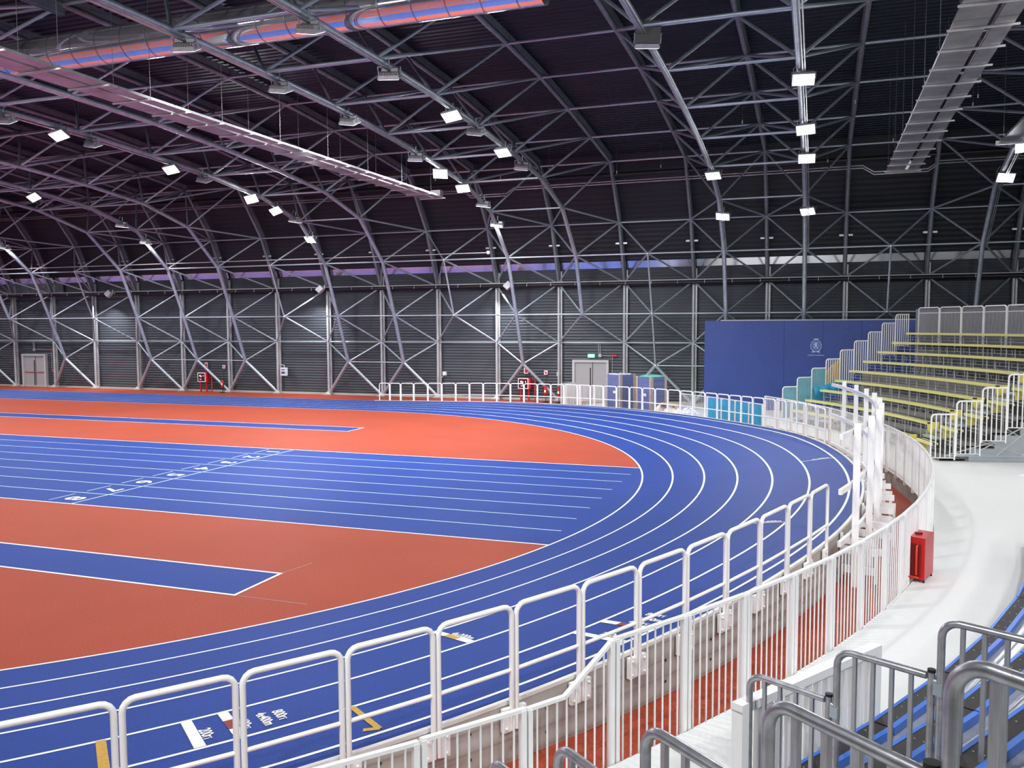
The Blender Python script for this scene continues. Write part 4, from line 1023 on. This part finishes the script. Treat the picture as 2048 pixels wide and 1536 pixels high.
def heap(c, r, h, m, name, label, cat, seed):
    rnd = random.Random(seed); b = MB(); rows = []
    for i in range(9):
        th = PI / 2 * i / 8; row = []
        for j in range(19):
            ph = 2 * PI * (j % 18) / 18; k = 1 + .28 * math.sin(3 * ph + seed) * math.sin(th) + .14 * math.sin(7 * ph + i * 1.7 + seed)
            row.append(Vector((c.x + r[0] * math.sin(th) * math.cos(ph) * k, c.y + r[1] * math.sin(th) * math.sin(ph) * k, c.z + h * math.cos(th) * (1 + .15 * math.sin(5 * ph + i)))))
        rows.append(row)
    b.grid(rows); return tag(b.build(name, m), label, cat)
heap(pol(24.5, 49.2, 0), (.55, .42), .72, 'sack', 'packing_sack', 'white sack lying at the foot of the green topped pallet stack', 'sack', 1)
heap(pol(24.4, 47.2, 0), (.55, .4), .62, 'sack', 'packing_sack', 'white sack beside the crumpled plastic wrap', 'sack', 4)
heap(pol(24.4, 44.6, 0), (.62, .4), .66, 'wrap', 'plastic_wrap', 'crumpled clear plastic wrap heap behind the guardrail', 'plastic wrap', 8)
b = MB(); q = pol(24.4, 48.0, .78); b.box(q, (1.0, .5, .04), rad(150), ) ; tag(b.build('cardboard_sheet', 'kraft'), 'orange brown cardboard sheet on top of the white sacks', 'cardboard')

# thin white pole sign base on the walkway at the frame edge
t = thing('barrier_stand', 'thin white portable barrier standing on the pale walkway by the grey stand panel', 'barrier', (5.25, 25.6, .45))
q = Vector((5.2, 25.4, .45)); b = MB(); b.tube([q, q + Vector((0, 0, 1.25)), q + Vector((.9, -.1, 1.25)), q + Vector((.9, -.1, 0))], .018, 8); b.build('frame', 'whitesteel', t)
b = MB(); b.box(q + Vector((.3, -.05, .012)), (.9, .12, .024), -.1); b.build('base', 'whitesteel', t)

# sprinkler and sensor pendants under the roof deck
rnd = random.Random(3)
PX = [(-7.5 + 2.6 * i, 43.2 - (i % 3) * 2.7) for i in range(7)] + [(-3 + 2.1 * i, 36 - (i % 2) * 3) for i in range(5)] + [(5 + 1.2 * i, 33 - (i % 3) * 3.1) for i in range(4)] + [(-22 + 3.1 * i, 42.6 - (i % 2) * 1.4) for i in range(5)]
for n_, (x, y) in enumerate(PX):
    zt = 13.4 + (44.5 - y) * .09; zb = zt - rnd.uniform(1.0, 1.7)
    t = thing('sprinkler_pendant', 'small white sprinkler head hanging on a thin wire from the black roof', 'sprinkler', (x, y, zt), 'sprinkler pendants under the roof')
    bar('wire', 'wire', (x, y, zb), (x, y, zt), .005, t); b = MB(); b.tube([(x, y, zb - .14), (x, y, zb)], .022, 8); b.build('head', 'sign', t)

# ------------------------------------------------------------------ world, camera, view
w = bpy.data.worlds.new('world'); bpy.context.scene.world = w; w.use_nodes = True
bg = w.node_tree.nodes['Background']; bg.inputs[0].default_value = (.6, .65, .75, 1); bg.inputs[1].default_value = .02
cam = bpy.data.cameras.new('camera'); co = bpy.data.objects.new('camera', cam); C.objects.link(co)
f_, yaw, pit, rol, h_ = 1709.03, -.3429, -.0694, -.0042, 4.4503
fw = Vector((math.sin(yaw) * math.cos(pit), math.cos(yaw) * math.cos(pit), math.sin(pit))); r_ = Vector((math.cos(yaw), -math.sin(yaw), 0)); u_ = r_.cross(fw)
r2 = r_ * math.cos(rol) + u_ * math.sin(rol); u2 = -r_ * math.sin(rol) + u_ * math.cos(rol)
Wm = Matrix((r2, u2, -fw)).transposed().to_4x4(); Wm.translation = Vector((0, 0, h_)); co.matrix_world = Wm
cam.sensor_fit = 'HORIZONTAL'; cam.sensor_width = 36; cam.lens = f_ / 2048 * 36; cam.clip_start = .05; cam.clip_end = 300
sc = bpy.context.scene; sc.camera = co
sc.view_settings.view_transform = 'Standard'; sc.view_settings.look = 'None'; sc.view_settings.gamma = 1; sc.view_settings.use_curve_mapping = False
sc.view_settings.exposure = 0.0
sc.cycles.max_bounces = 5; sc.cycles.diffuse_bounces = 3; sc.cycles.glossy_bounces = 3; sc.cycles.sample_clamp_indirect = 6; sc.cycles.caustics_reflective = False; sc.cycles.caustics_refractive = False
